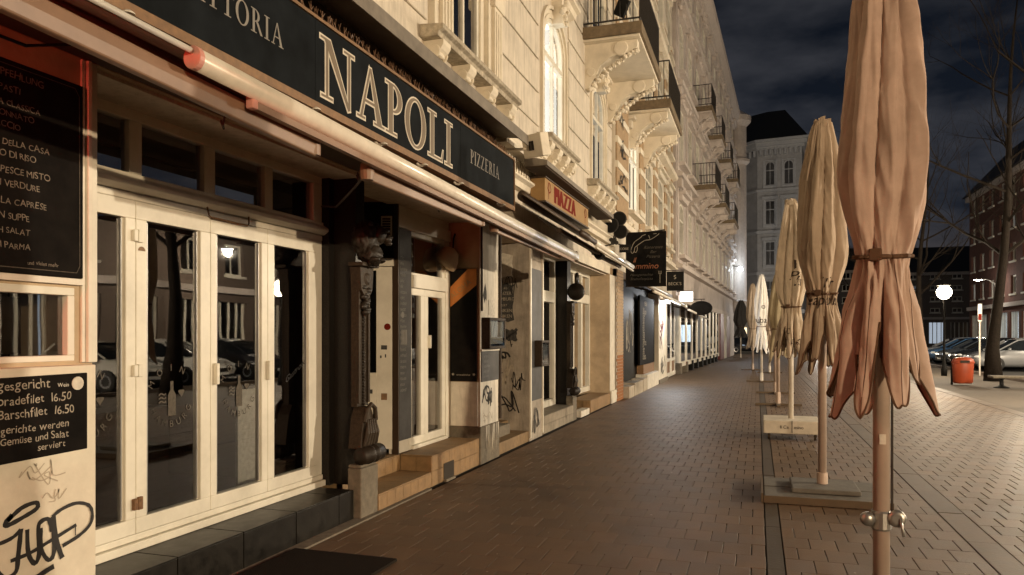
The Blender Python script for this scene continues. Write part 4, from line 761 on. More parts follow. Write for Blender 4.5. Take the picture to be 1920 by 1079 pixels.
spraytag('dense black scribble at the foot of the narrow grey pier', M['spray'], [(10.86, .08, .5, .4, 5)], lambda e: FAC(0, 0, 3.2515 - e), 44, .02, loc=(-3.25, 11.1, .2))

# ------------------------------------------------------------------ fascia sign
s = thing('fascia_sign', (-3.1, 5.7, 3.26), 'long dark fascia sign with large outlined serif capitals above the folding doors', 'shop sign')
for i, (a, b_) in enumerate(((1.85, 4.625), (4.63, 7.37), (7.375, 9.2))): MB().fb(a, b_, 3.27, 3.86, 3.0, 3.05).build('panel', M['signbg'], s)
MB().fb(1.85, 9.2, 3.21, 3.268, 2.985, 3.27).fb(1.85, 9.2, 3.862, 3.885, 2.985, 3.27).fb(1.85, 9.2, 3.268, 3.862, 3.051, 3.27).build('wood_frame', M['wood'], s)
MB().fb(9.201, 9.215, 3.21, 3.885, 2.985, 3.27).build('end_trim', M['wood'], s)
yy = 4.70; wsum = sum(glyph(c)[1] + .06 for c in 'NAPOLI') - .06; sx_ = 2.46 / wsum
for c in 'NAPOLI':
    lt = serif(MB(), c, yy, 3.335, 2.9965, .44, glyph(c)[1] * sx_, -.001).build('letter', M['lettertan'], s); serif(MB(), c, yy, 3.335, 2.999, .44, glyph(c)[1] * sx_, .0125).build('letter_outline', M['letteredge'], lt); yy += (glyph(c)[1] + .06) * sx_
serif(MB(), 'PIZZERIA', 7.66, 3.50, 2.998, .15, .95, 0, .09).build('small_letters', M['lettergrey'], s); serif(MB(), 'TRATTORIA', 3.12, 3.50, 2.998, .15, 1.12, 0, .09).build('small_letters', M['lettergrey'], s)
q = MB(); random.seed(12)
for k in range(150):
    y = 3.4 + k * .0385; a = random.uniform(-.05, .05)
    for t in (-1, 1): q.tube([(-3.06 - .05 * (t > 0), y, 3.886), (-3.06 + t * .035 - .05 * (t > 0), y + a, 4.0 + random.uniform(0, .03))], .0030, 3, False)
q.fb(3.4, 9.15, 3.886, 3.892, 3.03, 3.13); struct(q.build('bird_spikes', M['awnarm'], s), 'stuff')
for y in (2.9, 4.55, 5.55, 6.35, 7.25, 8.6): MB().tube([(-3.02, y, 3.208), (-3.0, y, 3.185), (-2.97, y, 3.18), (-2.95, y, 3.19)], .012, 6).lathe([(.012, 0), (.03, -.012), (.033, -.02), (.001, -.012)], (-2.94, y, 3.20), 10).build('hook', M['awnwhite'], s)
# awning with folded arms under the sign
a = thing('folded_awning', (-3.0, 7, 2.95), 'retracted white awning rail with folded arms running under the long fascia sign', 'awning')
def loft(mb, prof, A0, A1):
    n = len(prof); i = len(mb.v)
    for (y, d, z) in (A0, A1): mb.v += [(-(d + p), y, z + q) for p, q in prof]
    for k in range(n): k2 = (k + 1) % n; mb.f.append((i + k, i + k2, i + n + k2, i + n + k))
    mb.f.append(tuple(range(i + n - 1, i - 1, -1))); mb.f.append(tuple(range(i + n, i + 2 * n)))
rnd_ = [(.042 * math.cos(t), .047 * math.sin(t)) for t in [2 * math.pi * k / 20 for k in range(20)]]
def rail(nm, r, A0, A1, m_, par): q = MB(); loft(q, [(p * r, w_ * r) for p, w_ in rnd_], A0, A1); return q.build(nm, m_, par, smooth=True)
rail('front_rail', 1, (2.52, 2.20, 2.74), (9.32, 2.20, 2.61), M['awnwhite'], a)
rail('slim_rail', .28, (.2, 2.20, 2.80), (2.5, 2.20, 2.765), M['awnwhite'], a)
q = MB(); loft(q, [(-.015, -.085), (.02, -.085), (.02, -.05), (-.015, -.05)], (2.92, 2.22, 2.735), (9.25, 2.22, 2.615)); q.build('valance_rail', M['awnarm'], a)
PK = mat('red_lit_cap', (.55, .25, .2), .35)  # pink of the red light painted into the end caps
q = MB(); loft(q, [(p * 1.05, w_ * 1.05) for p, w_ in rnd_], (2.495, 2.20, 2.74), (2.525, 2.20, 2.74)); q.build('end_cap', PK, a, bevel=.004); q = MB(); loft(q, [(-.022, -.03), (.022, -.03), (.022, .03), (-.022, .03)], (2.885, 2.22, 2.675), (2.925, 2.22, 2.674)); q.build('end_cap', PK, a, bevel=.008)
for (y0, d0, z0), (y1, d1, z1) in (((.5, 2.30, 2.735), (3.52, 2.29, 2.622)), ((4.12, 2.30, 2.612), (6.1, 2.29, 2.598)), ((6.5, 2.31, 2.60), (8.8, 2.30, 2.575))):
    q = MB(); loft(q, [(-.02, -.052), (.02, -.052), (.026, .0), (.02, .052), (-.02, .052), (-.026, 0)], (y0, d0, z0), (y1, d1, z1)); q.build('folding_arm', M['awnarm'], a, bevel=.008)
    MB().lathe([(.001, -.05), (.04, -.05), (.046, 0), (.04, .05), (.001, .05)], (-d0, y0, z0), 12).build('elbow', M['awnarm'], a); MB().lathe([(.001, -.045), (.036, -.045), (.036, .045), (.001, .045)], (-d1, y1, z1), 12).build('elbow', M['awnarm'], a)
    MB().tube([(-d1, y1, z1), (-2.65, y1 - .5, z1 + .2), (-3.0, y1 - .8, 3.05)], .02, 6).build('upper_arm', M['awnarm'], a)
q = MB(); loft(q, [(0, .0), (.80, .37), (.80, .382), (0, .012)], (.2, 2.21, 2.775), (2.5, 2.21, 2.755)); loft(q, [(0, .0), (.80, .37), (.80, .382), (0, .012)], (2.5, 2.22, 2.765), (9.28, 2.22, 2.65)); q.build('fabric', M['awnfab'], a)
rail('roller', 1.3, (.2, 3.08, 3.125), (9.3, 3.08, 3.10), M['awnarm'], a)
MB().fb(.2, 9.3, 3.02, 3.05, 2.98, 3.29).build('roller_shelf', M['darkboard'], a)
for k in range(5): MB().tube([(-2.45 - .02 * (k % 2), 3.0 + k * 1.3, 2.66), (-2.46, 3.0 + k * 1.3, 2.62), (-2.48, 3.03 + k * 1.3, 2.61), (-2.49, 3.02 + k * 1.3, 2.65)], .006, 5).build('crank_eye', M['iron'], a)
tag(MB().tube([(-2.30, 4.14, 2.62), (-2.8, 4.75, 2.62), (-3.3, 5.4, 2.66), (-3.66, 5.75, 2.74)], .009, 6).build('cable', M['ironlit'], loc=(-3.4, 5.6, 2.9)), 'loose cable sagging from the awning arm to the door frame', 'cable')
tag(MB().tube([(-2.6, 1.3, 2.86), (-2.9, 1.75, 2.80), (-3.2, 2.25, 2.93), (-3.24, 2.6, 2.95), (-3.15, 2.8, 3.02)], .008, 6).tube([(-2.6, 1.4, 2.86), (-2.9, 1.9, 2.84), (-3.0, 2.1, 2.92), (-2.9, 2.0, 3.02)], .006, 6).build('cable', M['black'], loc=(-3.1, 2.2, 3)), 'dark looped cable hanging on the red lit wall above the menu', 'cable')
o = thing('box_spotlight', (-2.95, 9.5, 3.98), 'square cream spotlight box at the end of the metal flashing', 'spotlight')
q = MB(); q.box(-.16, .16, -.09, .09, -.15, .15); mt_ = Matrix.Translation((-2.80, 9.55, 4.13)) @ Matrix.Rotation(R(-22), 4, 'Z') @ Matrix.Rotation(R(14), 4, 'X'); q.v = [tuple(mt_ @ Vector(v)) for v in q.v]; q.build('housing', M['trim'], o, bevel=.01)
q = MB(); q.box(-.05, .03, -.10, -.091, -.06, .06); q.box(-.02, .0, -.13, -.10, -.05, .04); q.v = [tuple(mt_ @ Vector(v)) for v in q.v]; q.build('knob', M['gap'], o); MB().tube([(-2.85, 9.58, 4.1), (-3.0, 9.5, 4.08), (-3.3, 9.5, 4.1)], .02, 6).build('arm', M['trim'], o)

# ------------------------------------------------------------------ second restaurant: light box, canopy, awning
s = thing('light_box_sign', (-3.1, 12.2, 3.6), 'beige light box sign with bold red capitals under a brown canopy', 'shop sign')
MB().fb(10.71, 13.69, 3.61, 3.95, 3.0, 3.23).build('box', M['piazza'], s, bevel=.01); MB().fb(10.69, 13.71, 3.585, 3.608, 2.985, 3.24).fb(10.69, 13.71, 3.952, 3.97, 2.985, 3.24).build('frame', M['chair'], s)
q = MB()
for k in range(5): write(q, 'PIAZZA', FAC(11.22 + k * .022, 3.66, 2.9975 - k * .0004), .37, space=1.12)
q.build('lettering', M['red'], s)
for yy in (10.92, 13.42):
    q = MB(); nf = layered(lambda e: FAC(0, 0, 2.998 - e)); stroke(q, [(yy - .02, 3.66), (yy, 3.88)], .022, nf()); stroke(q, [(yy - .08, 3.80), (yy - .02, 3.90), (yy + .08, 3.88), (yy + .10, 3.80), (yy + .02, 3.76), (yy - .05, 3.80)], .02, nf()); q.build('monogram', M['red'], s)
c = thing('entrance_canopy', (-3.0, 12.6, 3.98), 'flat brown wooden canopy directly above the beige light box sign', 'canopy'); MB().mould([(3.14, 3.99), (2.80, 3.99), (2.80, 4.06), (3.14, 4.14)][::-1], 10.1, 15.2).build('roof', M['flash'], c); MB().fb(10.12, 15.18, 3.974, 3.9885, 2.83, 3.13).build('lining', M['darkboard'], c)
a = thing('folded_awning', (-2.9, 13, 3.2), 'retracted dark awning below the beige light box sign', 'awning')
q = MB(); loft(q, [(0, 0), (.80, .55), (.80, .565), (0, .015)], (9.6, 2.21, 2.95), (13.85, 2.21, 2.89)); q.build('fabric', M['awnfab'], a)
rail('front_rail', .85, (10.5, 2.20, 2.925), (13.9, 2.20, 2.87), M['awnwhite'], a); rail('dark_rail', .8, (9.6, 2.20, 2.945), (10.5, 2.20, 2.93), M['chair'], a); q = MB(); loft(q, [(-.015, -.075), (.02, -.075), (.02, -.048), (-.015, -.048)], (10.6, 2.21, 2.925), (13.95, 2.21, 2.865)); q.build('valance_rail', M['awnwhite'], a)
for (y0, d0, z0), (y1, d1, z1) in (((9.8, 2.55, 3.02), (11.5, 2.35, 2.88)), ((12.0, 2.55, 2.95), (13.4, 2.35, 2.84))):
    q = MB(); loft(q, [(-.025, -.03), (.025, -.03), (.025, .03), (-.025, .03)], (y0, d0, z0), (y1, d1, z1)); q.build('folding_arm', M['chair'], a); MB().tube([(-d0, y0, z0), (-3.0, y0 + .6, 3.3)], .022, 6).build('upper_arm', M['chair'], a)
MB().lathe([(.001, -.12), (.07, -.11), (.085, 0), (.07, .11), (.001, .12)], (-2.36, 11.6, 2.87), 14, 'y').build('elbow', M['black'], a); rail('roller', 1.5, (9.7, 3.05, 3.50), (13.9, 3.05, 3.45), M['chair'], a)
# bracket sign with three discs
s = thing('bracket_sign', (-3.1, 16.9, 3.6), 'wrought iron bracket sign with three black discs beside the hanging signboards', 'shop sign')
for x, y, z, r_ in ((-3.17, 16.85, 4.11, .165), (-2.99, 16.92, 4.25, .155), (-2.95, 16.89, 3.95, .145)): MB().lathe([(.001, -.02), (r_ - .01, -.02), (r_, -.012), (r_, .012), (r_ - .01, .02), (.001, .02)], (x, y, z), 28, 'y').build('disc', M['black'], s); MB().lathe([(r_ + .001, -.015), (r_ + .016, -.012), (r_ + .016, .012), (r_ + .001, .015)], (x, y, z), 28, 'y').build('disc_rim', M['balciron'], s)
q = MB(); q.tube([(-3.35, 16.9, 3.98), (-2.8, 16.9, 3.98)], .014, 6)
for sx in (-1, 1): q.tube([(-3.09 + sx * (.02 + .16 * t - .08 * math.sin(t * 6)), 16.9, 3.88 - .34 * t + .04 * math.cos(t * 7)) for t in [k / 12 for k in range(13)]], .016, 6)
for k in range(4): q.lathe([(.03, -.012), (.05, -.012), (.05, .012), (.03, .012)], (-3.17 + .06 * (k % 2) + .02 * k, 16.9, 3.78 - .07 * (k // 2)), 12, 'y')
q.build('scrollwork', M['balciron'], s); MB().box(-2.98, -2.72, 16.885, 16.9, 3.48, 3.66).build('name_plate', M['black'], s); write(MB(), 'COISE', CRS(-2.965, 16.882, 3.535), .075).build('lettering', M['chalk'], s)
# big hanging signboard
s = thing('hanging_signboard', (-2.55, 18.1, 2.78), 'large black hanging signboard with white line hand and orange lettering', 'shop sign')
MB().box(-3.03, -2.07, 18.06, 18.14, 2.78, 4.09).build('board', M['board'], s, bevel=.004); MB().box(-3.045, -2.055, 18.055, 18.059, 2.765, 2.78).build('edge_trim', M['ironlit'], s)
q = MB(); nf = layered(lambda e: (lambda x, y: (-3.03 + x, 18.0575 - e, 2.78 + y)))
for pts in ([(.12, .86), (.16, .98), (.22, 1.08), (.34, 1.16), (.40, 1.22)], [(.12, .86), (.15, .80), (.20, .84), (.22, .94)], [(.20, .84), (.25, .82), (.28, .90), (.27, .98)], [(.22, .94), (.27, .98), (.36, 1.04), (.46, 1.10), (.60, 1.12), (.74, 1.20), (.80, 1.25)], [(.40, 1.22), (.48, 1.24)], [(.55, 1.22), (.58, 1.14)], [(.66, 1.25), (.74, 1.255)]): stroke(q, pts, .012, nf())
for pts in ([(.82, .07), (.82, .36)], [(.79, .36), (.79, .29), (.85, .29), (.85, .36)]): stroke(q, pts, .010, nf(), sm=1)
q.build('line_drawing', M['chalk'], s); q = MB()
for t, x, z, sz in (('Ristorante', .66, .90, .10), ('Bar', .66, .79, .10), ('Pizzeria', .66, .68, .10), ('Hausgemachte', .38, .25, .09), ('Steinofenpizza', .38, .15, .09)): write(q, t, CRS(-3.03 + x, 18.057, 2.78 + z), sz, shear=.35, align='CENTER')
q.build('small_lettering', M['chalkdim'], s); q = MB(); write(q, 'il', CRS(-2.85, 18.057, 3.36), .17, shear=.3); write(q, 'cammino', CRS(-2.99, 18.057, 3.20), .20, shear=.25, space=1.08); q.build('lettering', mat('orange_letter', (.30, .11, .05), .6), s)
MB().tube([(-3.25, 18.1, 4.0), (-2.1, 18.1, 4.12)], .018, 6).build('bracket', M['balciron'], s)
s = thing('small_hanging_sign', (-2.7, 26.4, 3.15), 'small black hanging sign with white lettering behind the large signboard', 'shop sign')
MB().box(-3.0, -2.42, 26.40, 26.52, 3.15, 3.82).build('box', M['black'], s, bevel=.01); write(MB(), "BECK'S", CRS(-2.71, 26.395, 3.34), .145, align='CENTER', space=1.05).build('lettering', M['chalk'], s)
q = MB(); nf = layered(lambda e: (lambda x, y: (-2.72 + x, 26.395 - e, 3.56 + y))); stroke(q, [(-.03, 0), (.02, .01), (.03, .05), (-.02, .07), (-.02, .11), (.03, .12)], .025, nf()); q.build('key_emblem', M['chalk'], s); MB().tube([(-3.25, 26.46, 3.86), (-2.4, 26.46, 3.86)], .018, 6).build('bracket', M['balciron'], s)
s = thing('lit_box_sign', (-2.7, 30.6, 2.97), 'small glowing white box sign under the black sign', 'shop sign'); MB().box(-2.95, -2.46, 30.6, 30.75, 2.97, 3.34).build('lit_face', M['litsign'], s); MB().tube([(-3.2, 30.67, 3.37), (-2.5, 30.67, 3.37)], .02, 6).build('bracket', M['balciron'], s)
s = thing('oval_sign', (-2.15, 30.9, 2.4), 'oval hanging sign with dark rim and pale face', 'shop sign'); q = MB().lathe([(.30, -.03), (.42, -.05), (.44, 0), (.42, .05), (.30, .03)], (-2.14, 30.9, 2.69), 28, 'y', 1, .66); q.build('rim', M['black'], s); MB().lathe([(.001, -.02), (.31, -.02), (.31, .02), (.001, .02)], (-2.14, 30.9, 2.69), 28, 'y', 1, .66).build('face', M['paper'], s); write(MB(), 'Bistro', CRS(-2.14, 30.875, 2.66), .13, align='CENTER').build('lettering', M['ironlit'], s)
MB().tube([(-3.1, 30.9, 3.05), (-2.0, 30.9, 3.05)], .018, 6).tube([(-2.14, 30.9, 2.98), (-2.14, 30.9, 3.05)], .012, 6).build('bracket', M['balciron'], s)

# ------------------------------------------------------------------ parasols
def smst(t): t = max(0, min(1, t)); return t * t * (3 - 2 * t)
def parasol(x, y, zt, zs, zh, rmax, seed, cloth, label, base, polem=None, hi=True, lean=0, dark_hem=True, extra=None):
    p = thing('closed_parasol', (x, y, 0), label, 'parasol', 'closed parasols along the pavement'); rn = random.Random(seed); nph = 232 if hi else 64; n1 = 80 if hi else 18; n2 = 40 if hi else 10; NR = 8; polem = polem or M['pole']
    pa = [rn.uniform(.45, 1.35) for _ in range(NR)]; tp = [zh + rn.uniform(-.03, .20) for _ in range(NR)]; fl = [rn.uniform(.7, 1.25) for _ in range(NR)]; hm = [rn.uniform(.45, 1.25) for _ in range(NR)]; ph0 = rn.uniform(0, 6.28); ks = [(rn.randint(11, 37), rn.uniform(0, 6.28), rn.uniform(2, 9)) for _ in range(5)]
    def prof(t): # t 0 top .. 1 strap
        return .40 + .60 * (t / .74) ** .9 if t < .74 else 1 - .30 * ((t - .74) / .26) ** 2
    def rad(phi, z):
        up = z >= zs; t = (zt - z) / (zt - zs) if up else 1; u = 0 if up else (zs - z) / (zs - zh)
        s_ = (phi + ph0 + (.45 + .45 * t if up else .9 + .15 * u)) * NR / (2 * math.pi); j = int(math.floor(s_)) % NR; f = s_ - math.floor(s_)
        tri = 1 - abs(2 * f - 1); sk = tri ** .48 * (1 if f < .62 else .88)
        base_ = rmax * (prof(t) if up else .66); amp = (rmax * (.07 + .21 * math.sin(math.pi * min(1, t)) ** .8) if up else rmax * .10)
        if up and t > .85: amp = rmax * (.07 + .20 * math.sin(math.pi * .85) ** .8) * (1 - (t - .85) / .15) + rmax * .10 * (t - .85) / .15
        r = base_ * .80 + amp * sk * pa[j] * 1.5
        if not up:
            ridge = abs(math.cos(math.pi * f)) ** .45; jn = j if f < .5 else (j + 1) % NR
            r = r * (1 - min(1, u * 3)) + min(1, u * 3) * (rmax * (.42 + .06 * u) + ridge * rmax * (.30 + .42 * u ** 1.3) * fl[jn])
        wr = sum(math.sin(k * phi + q + z * w) for k, q, w in ks) * rmax * (.002 if up else .007); e = 1 + 2.2 * math.exp(-((z - zs) / .13) ** 2)
        cr_ = abs(noise.noise(Vector((math.cos(phi) * 2.1 + seed, math.sin(phi) * 2.1, z * 1.2)))) * .16 + abs(noise.noise(Vector((math.cos(phi) * 3.2 + z * 2.2, math.sin(phi) * 3.2 - seed, z * 3.3)))) * (.08 + .05 * (e - 1)) + abs(noise.noise(Vector((math.cos(phi) * 5 - z * 4.4, math.sin(phi) * 5 + seed, z * 6)))) * .02; r -= rmax * cr_
        return r + wr * e + rmax * .05 * noise.noise(Vector((math.cos(phi) * 2.2, math.sin(phi) * 2.2, z * 2.1 + seed)))
    def hemz(phi):
        s_ = (phi + ph0 + 1.05) * NR / (2 * math.pi); j = int(math.floor(s_)) % NR; f = s_ - math.floor(s_); a, b_ = tp[j], tp[(j + 1) % NR]; return a + (b_ - a) * f + (.34 * hm[j] * math.sin(math.pi * f) ** 3 + .20 * (f if f < .5 else f - 1) * (1 if j % 2 else -1)) * (zs - zh) / .85
    m = MB(); rows = []
    for k in range(n1 + 1): rows.append([zt - (zt - zs) * k / n1] * nph)
    hz_ = [hemz(2 * math.pi * q / nph) for q in range(nph)]
    for k in range(1, n2 + 1): rows.append([zs + (hz_[q] - zs) * k / n2 for q in range(nph)])
    for k, row in enumerate(rows):
        for q in range(nph): phi = 2 * math.pi * q / nph; r = rad(phi, row[q]); m.v.append((x + r * math.cos(phi), y + r * math.sin(phi), row[q]))
    for k in range(len(rows) - 1):
        for q in range(nph): q2 = (q + 1) % nph; m.f.append((k * nph + q, (k + 1) * nph + q, (k + 1) * nph + q2, k * nph + q2))
    c = m.build('canopy', cloth, p, smooth=True)
    if dark_hem and hi:
        hp = [(x + (rad(2 * math.pi * q / nph, hz_[q]) + .001) * math.cos(2 * math.pi * q / nph), y + (rad(2 * math.pi * q / nph, hz_[q]) + .001) * math.sin(2 * math.pi * q / nph), hz_[q]) for q in range(nph)]
        MB().tube(hp + hp[:1], .0055, 5, False).build('hem', M['hem'], c)
    sm_ = MB()
    if hi:
        for k in range(NR):
            pp = []
            for i in range(34):
                z = zt - .03 - (zt - .03 - tp[k]) * i / 33; t_ = min(1, (zt - z) / (zt - zs)); u_ = max(0, (zs - z) / (zs - zh)); tw = .45 + .45 * t_ if z >= zs else .9 + .15 * u_; phi = (k * 2 * math.pi / NR - ph0 - tw) % (2 * math.pi); r = rad(phi, z) + .001; pp.append((x + r * math.cos(phi), y + r * math.sin(phi), z))
            sm_.tube(pp, .0018, 4, False)
        sm_.build('seams', M['hem'], c)
    ring = [(x + (rad(2 * math.pi * q / nph, zs) + .006) * math.cos(2 * math.pi * q / nph), y + (rad(2 * math.pi * q / nph, zs) + .006) * math.sin(2 * math.pi * q / nph), zs + .012 * math.sin(2 * math.pi * q / nph)) for q in range(0, nph, 2)]
    MB().tube(ring + ring[:1], .011 if hi else .012, 6, False).build('strap', M['hem'], p)
    an = math.atan2(-1, -.35); rr = rad(an % (2 * math.pi), zs) + .02
    if hi: q = MB().box(-.03, .03, -.012, .012, -.03, .03); mt_ = Matrix.Translation((x + rr * math.cos(an), y + rr * math.sin(an), zs)) @ Matrix.Rotation(an + math.pi / 2, 4, 'Z'); q.v = [tuple(mt_ @ Vector(v)) for v in q.v]; q.build('buckle', M['hem'], p, bevel=.006)
    q = MB(); rt = rad(0, zt)
    for k in range(22): an2 = 2 * math.pi * k / 22; q.box(x + .9 * rt * math.cos(an2) - .012, x + .9 * rt * math.cos(an2) + .012, y + .9 * rt * math.sin(an2) - .012, y + .9 * rt * math.sin(an2) + .012, zt - .05, zt + rn.uniform(.01, .05))
    q.lathe([(rt * .92, -.05), (rt * .92, -.002), (.03, .01), (.02, .06), (.001, .07)], (x, y, zt), 20); q.build('top_crown', cloth, p)
    MB().lathe([(.04, .06), (.04, zt - .05)], (x, y, 0), 20).build('pole', polem, p, smooth=True)
    if base == 'slabs': MB().box(x - .56, x + .56, y - .55, y - .06, .02, .065).box(x - .56, x + .56, y - .04, y + .45, .02, .065).build('base_slab', M['slab'], p, bevel=.01); MB().box(x - .30, x + .32, y - .34, y + .28, .067, .112).build('top_slab', M['slab'], p, bevel=.012); MB().box(x - .56, x + .56, y - .575, y - .555, .004, .07).box(x - .585, x - .565, y - .575, y + .47, .004, .09).build('base_frame', M['rail'], p); MB().lathe([(.052, .112), (.052, .22), (.042, .225)], (x, y, 0), 18).build('socket', polem, p)
    if base == 'wheels':
        MB().box(x - .41, x + .41, y - .40, y + .40, .10, .30).build('base_box', M['basewhite'], p, bevel=.012); MB().box(x - .005, x + .005, y - .408, y - .402, .12, .30).build('seam', M['gap'], p)
        for sx in (-1, 1):
            for sy in (-1, 1): MB().lathe([(.001, -.015), (.04, -.015), (.04, .015), (.001, .015)], (x + sx * .33, y + sy * .33, .045), 12, 'x').box(x + sx * .33 - .02, x + sx * .33 + .02, y + sy * .33 - .02, y + sy * .33 + .02, .06, .099).build('caster', M['ironlit'], p)
        q = MB(); write(q, 'Il Ca', CRS(x - .17, y - .4065, .18), .07); write(q, 'mino', CRS(x + .03, y - .4065, .18), .07); q.build('lettering', M['ink'], p)
    if base == 'cross': MB().box(x - .5, x + .5, y - .04, y + .04, .006, .05).box(x - .04, x + .04, y - .5, y + .5, .007, .049).build('base_cross', M['rail'], p); MB().lathe([(.055, .04), (.055, .3), (.04, .31)], (x, y, 0), 12).build('socket', polem, p)
    for (s_, phi, z, size, sh) in (extra or []):
        q = MB(); v, f = text2d(s_, size, sh, 1, 'CENTER')
        for tx, ty in v: aa = phi + tx / rmax / .85; zz = z + ty; q.v.append((x + (rad(aa % (2 * math.pi), zz) + .007) * math.cos(aa), y + (rad(aa % (2 * math.pi), zz) + .007) * math.sin(aa), zz))
        q.f = list(f); q.build('print', M['ink'], c)
    return p, rad
G_ = M['cloth']
p1, rad1 = parasol(.60, 4.20, 3.72, 2.0, 1.20, .215, 7, M['clothpink'], 'nearest closed parasol, large tan cloth coloured pink for the red light, tied with a brown strap', 'slabs')
q = MB().lathe([(.044, -.05), (.05, -.04), (.05, .04), (.044, .05)], (.60, 4.20, .66), 16); q.build('clamp', M['steel'], p1); MB().lathe([(.02, -.012), (.04, -.012), (.045, 0), (.04, .012), (.02, .012)], (.665, 4.16, .68), 14, 'y').tube([(.645, 4.2, .68), (.68, 4.15, .68), (.69, 4.12, .60)], .008, 6).build('crank', M['steel'], p1, smooth=True); MB().lathe([(.001, -.012), (.035, -.012), (.035, .012), (.001, .012)], (.53, 4.16, .67), 14, 'y').build('knob', M['steel'], p1, smooth=True)
MB().tube([(.648, 4.19, .7), (.648, 4.19, 1.5)], .006, 6).build('cord', M['gap'], p1); MB().box(.585, .615, 4.154, 4.159, 1.05, 1.10).build('sticker', M['paper'], p1)
parasol(.62, 8.10, 3.73, 2.02, 1.18, .225, 3, G_, 'second closed parasol, tan cloth with dark script above a stone slab base', 'slabs', extra=[('Neapolis', -1.85, 1.90, .16, .3), ('Tr', -1.35, 2.07, .15, .3)])
parasol(.50, 12.48, 3.68, 2.05, 1.22, .225, 15, mat('parasol_cloth_pale', (.50, .41, .31), .9, var=.1, scale=7, bump=.12, bscale=260, dirt=.4, crease=.5), 'pale closed parasol on a white wheeled box base', 'wheels', M['polewhite'], extra=[('E', -1.1, 2.62, .22, 0), ('ls', -1.1, 2.36, .22, .3), ('te.', -1.1, 1.45, .22, .3), ('c', -1.9, 1.62, .2, .2), ('Pi', -1.35, 2.45, .2, .3)])
parasol(.45, 18.04, 2.98, 1.75, 1.0, .22, 21, M['clotholive'], 'olive closed parasol on a low iron cross base behind the wheeled one', 'cross', hi=False)
parasol(.47, 21.7, 2.95, 1.75, 1.0, .2, 22, G_, 'tan closed parasol on an iron cross behind the olive parasol', 'cross', hi=False)
parasol(.14, 26.9, 3.62, 1.9, 1.0, .21, 23, M['clothwhite'], 'bright white closed parasol with black lettering further along the row', 'cross', M['polewhite'], hi=False, extra=[('uba', -1.45, 2.02, .30, 0), ('g', -1.9, 2.0, .30, 0), ('o', -1.2, 2.5, .26, 0)])
parasol(.49, 33.3, 3.0, 1.8, 1.0, .2, 24, G_, 'distant tan closed parasol with a pale pole behind the white parasol', 'cross', M['polewhite'], hi=False)
parasol(-.20, 35.7, 3.9, 1.9, .9, .24, 25, mat('parasol_cloth_greige', (.46, .37, .28), .9), 'distant beige closed parasol just left of the white parasol', 'cross', hi=False)
parasol(-1.10, 54.4, 4.0, 2.2, 1.3, .45, 26, M['clothdark'], 'black closed parasol at the far end of the shop row', 'cross', M['polewhite'], hi=False)
# ------------------------------------------------------------------ banded brick house
B = thing('apartment_building', (-3.4, 24, 0), 'house with tan brick and white banded piers behind the hanging signboards', 'building')
bops = []
for z0, z1, r in ((4.95, 7.05, .3), (8.55, 10.9, 0), (12.3, 14.5, .3), (15.9, 17.7, 0)):
    for y0, y1 in ((19.85, 21.25), (22.95, 24.35), (25.95, 27.35), (28.75, 29.65)): bops.append((y0, y1, z0, z1, r))
w = MB(); wall(w, 17.81, 30.5, 3.2, 19.0, 3.25, 3.7, bops); w.build('wall', M['stucco'], B)
MB().fb(17.81, 30.5, 0, 19, 4.5, 4.6).build('back_wall', M['interior'], B); MB().mould([(3.25, 18.2), (3.05, 18.3), (2.8, 18.6), (2.8, 18.85), (3.25, 19.0)], 17.81, 30.5).build('roof_cornice', M['trim'], B)
for i, o in enumerate(bops): window(B, o[0], o[1], o[2], o[3], 3.253, o[4], inner='lit' if i == 0 else ('far' if i in (5, 9) else 'dark'), tr=.68)
for i, o in enumerate(bops):
    f = MB()
    for s_, y in ((-1, o[0]), (1, o[1])): f.fb(min(y, y + s_ * .16), max(y, y + s_ * .16), o[2] - .05, o[3] - o[4] + .02, 3.235, 3.26)
    f.fb(o[0] - .22, o[1] + .22, o[3] + .02, o[3] + .22, 3.14, 3.26).fb(o[0] - .3, o[1] + .3, o[3] + .23, o[3] + .32, 3.05, 3.26).fb(o[0] - .25, o[1] + .25, o[2] - .15, o[2] - .051, 3.06, 3.26); f.build('window_surround', M['band'], B)
bands = {}
for y0, y1 in ((17.86, 19.55), (21.6, 22.6), (24.7, 25.6), (27.7, 28.45), (29.95, 30.45)):
    for j in range(30):
        z = 4.62 + j * .30
        if z > 13.2: break
        k = (round(y1 - y0, 2), j % 2); hh = .16 if j % 2 else .44
        z = 4.62 + (j // 2) * .60 + (.44 if j % 2 else 0); m_ = M['band'] if j % 2 else M['tanbrick']; d_ = 3.185 if j % 2 else 3.205
        if z > 13: break
        if k not in bands: bands[k] = MB().fb(0, y1 - y0, 0, hh - .004, d_, 3.2495).build('masonry_band', m_, None, bevel=.004); o = bands[k]
        else: o = bpy.data.objects.new('masonry_band', bands[k].data); COL.objects.link(o); bv = o.modifiers.new('b', 'BEVEL'); bv.width = .004
        o.parent = B; o.location = Vector((0, y0, z)) - ORG[B.name]; ORG[o.name] = ORG[B.name]
MB().mould([(3.25, 4.2), (3.02, 4.2), (3.02, 4.26), (3.1, 4.32), (3.1, 4.42), (3.25, 4.5)][::-1], 17.81, 30.5).build('string_course', M['trim'], B)
MB().mould([(3.25, 7.75), (3.05, 7.8), (3.0, 7.9), (3.25, 8.0)][::-1], 22.8, 30.5).build('string_course', M['trim'], B); MB().mould([(3.25, 11.5), (3.05, 11.55), (3.0, 11.65), (3.25, 11.75)][::-1], 17.81, 30.5).build('string_course', M['trim'], B)
balcony(B, 19.67, 22.7, 7.53, 2.13, 3.25)
q = MB(); random.seed(61)
for k in range(60): q.blob((-3.2, random.uniform(18, 30), random.choice((4.55, 7.3, 7.4, 11.3))), .07, .12, .08, 6, k, .6)
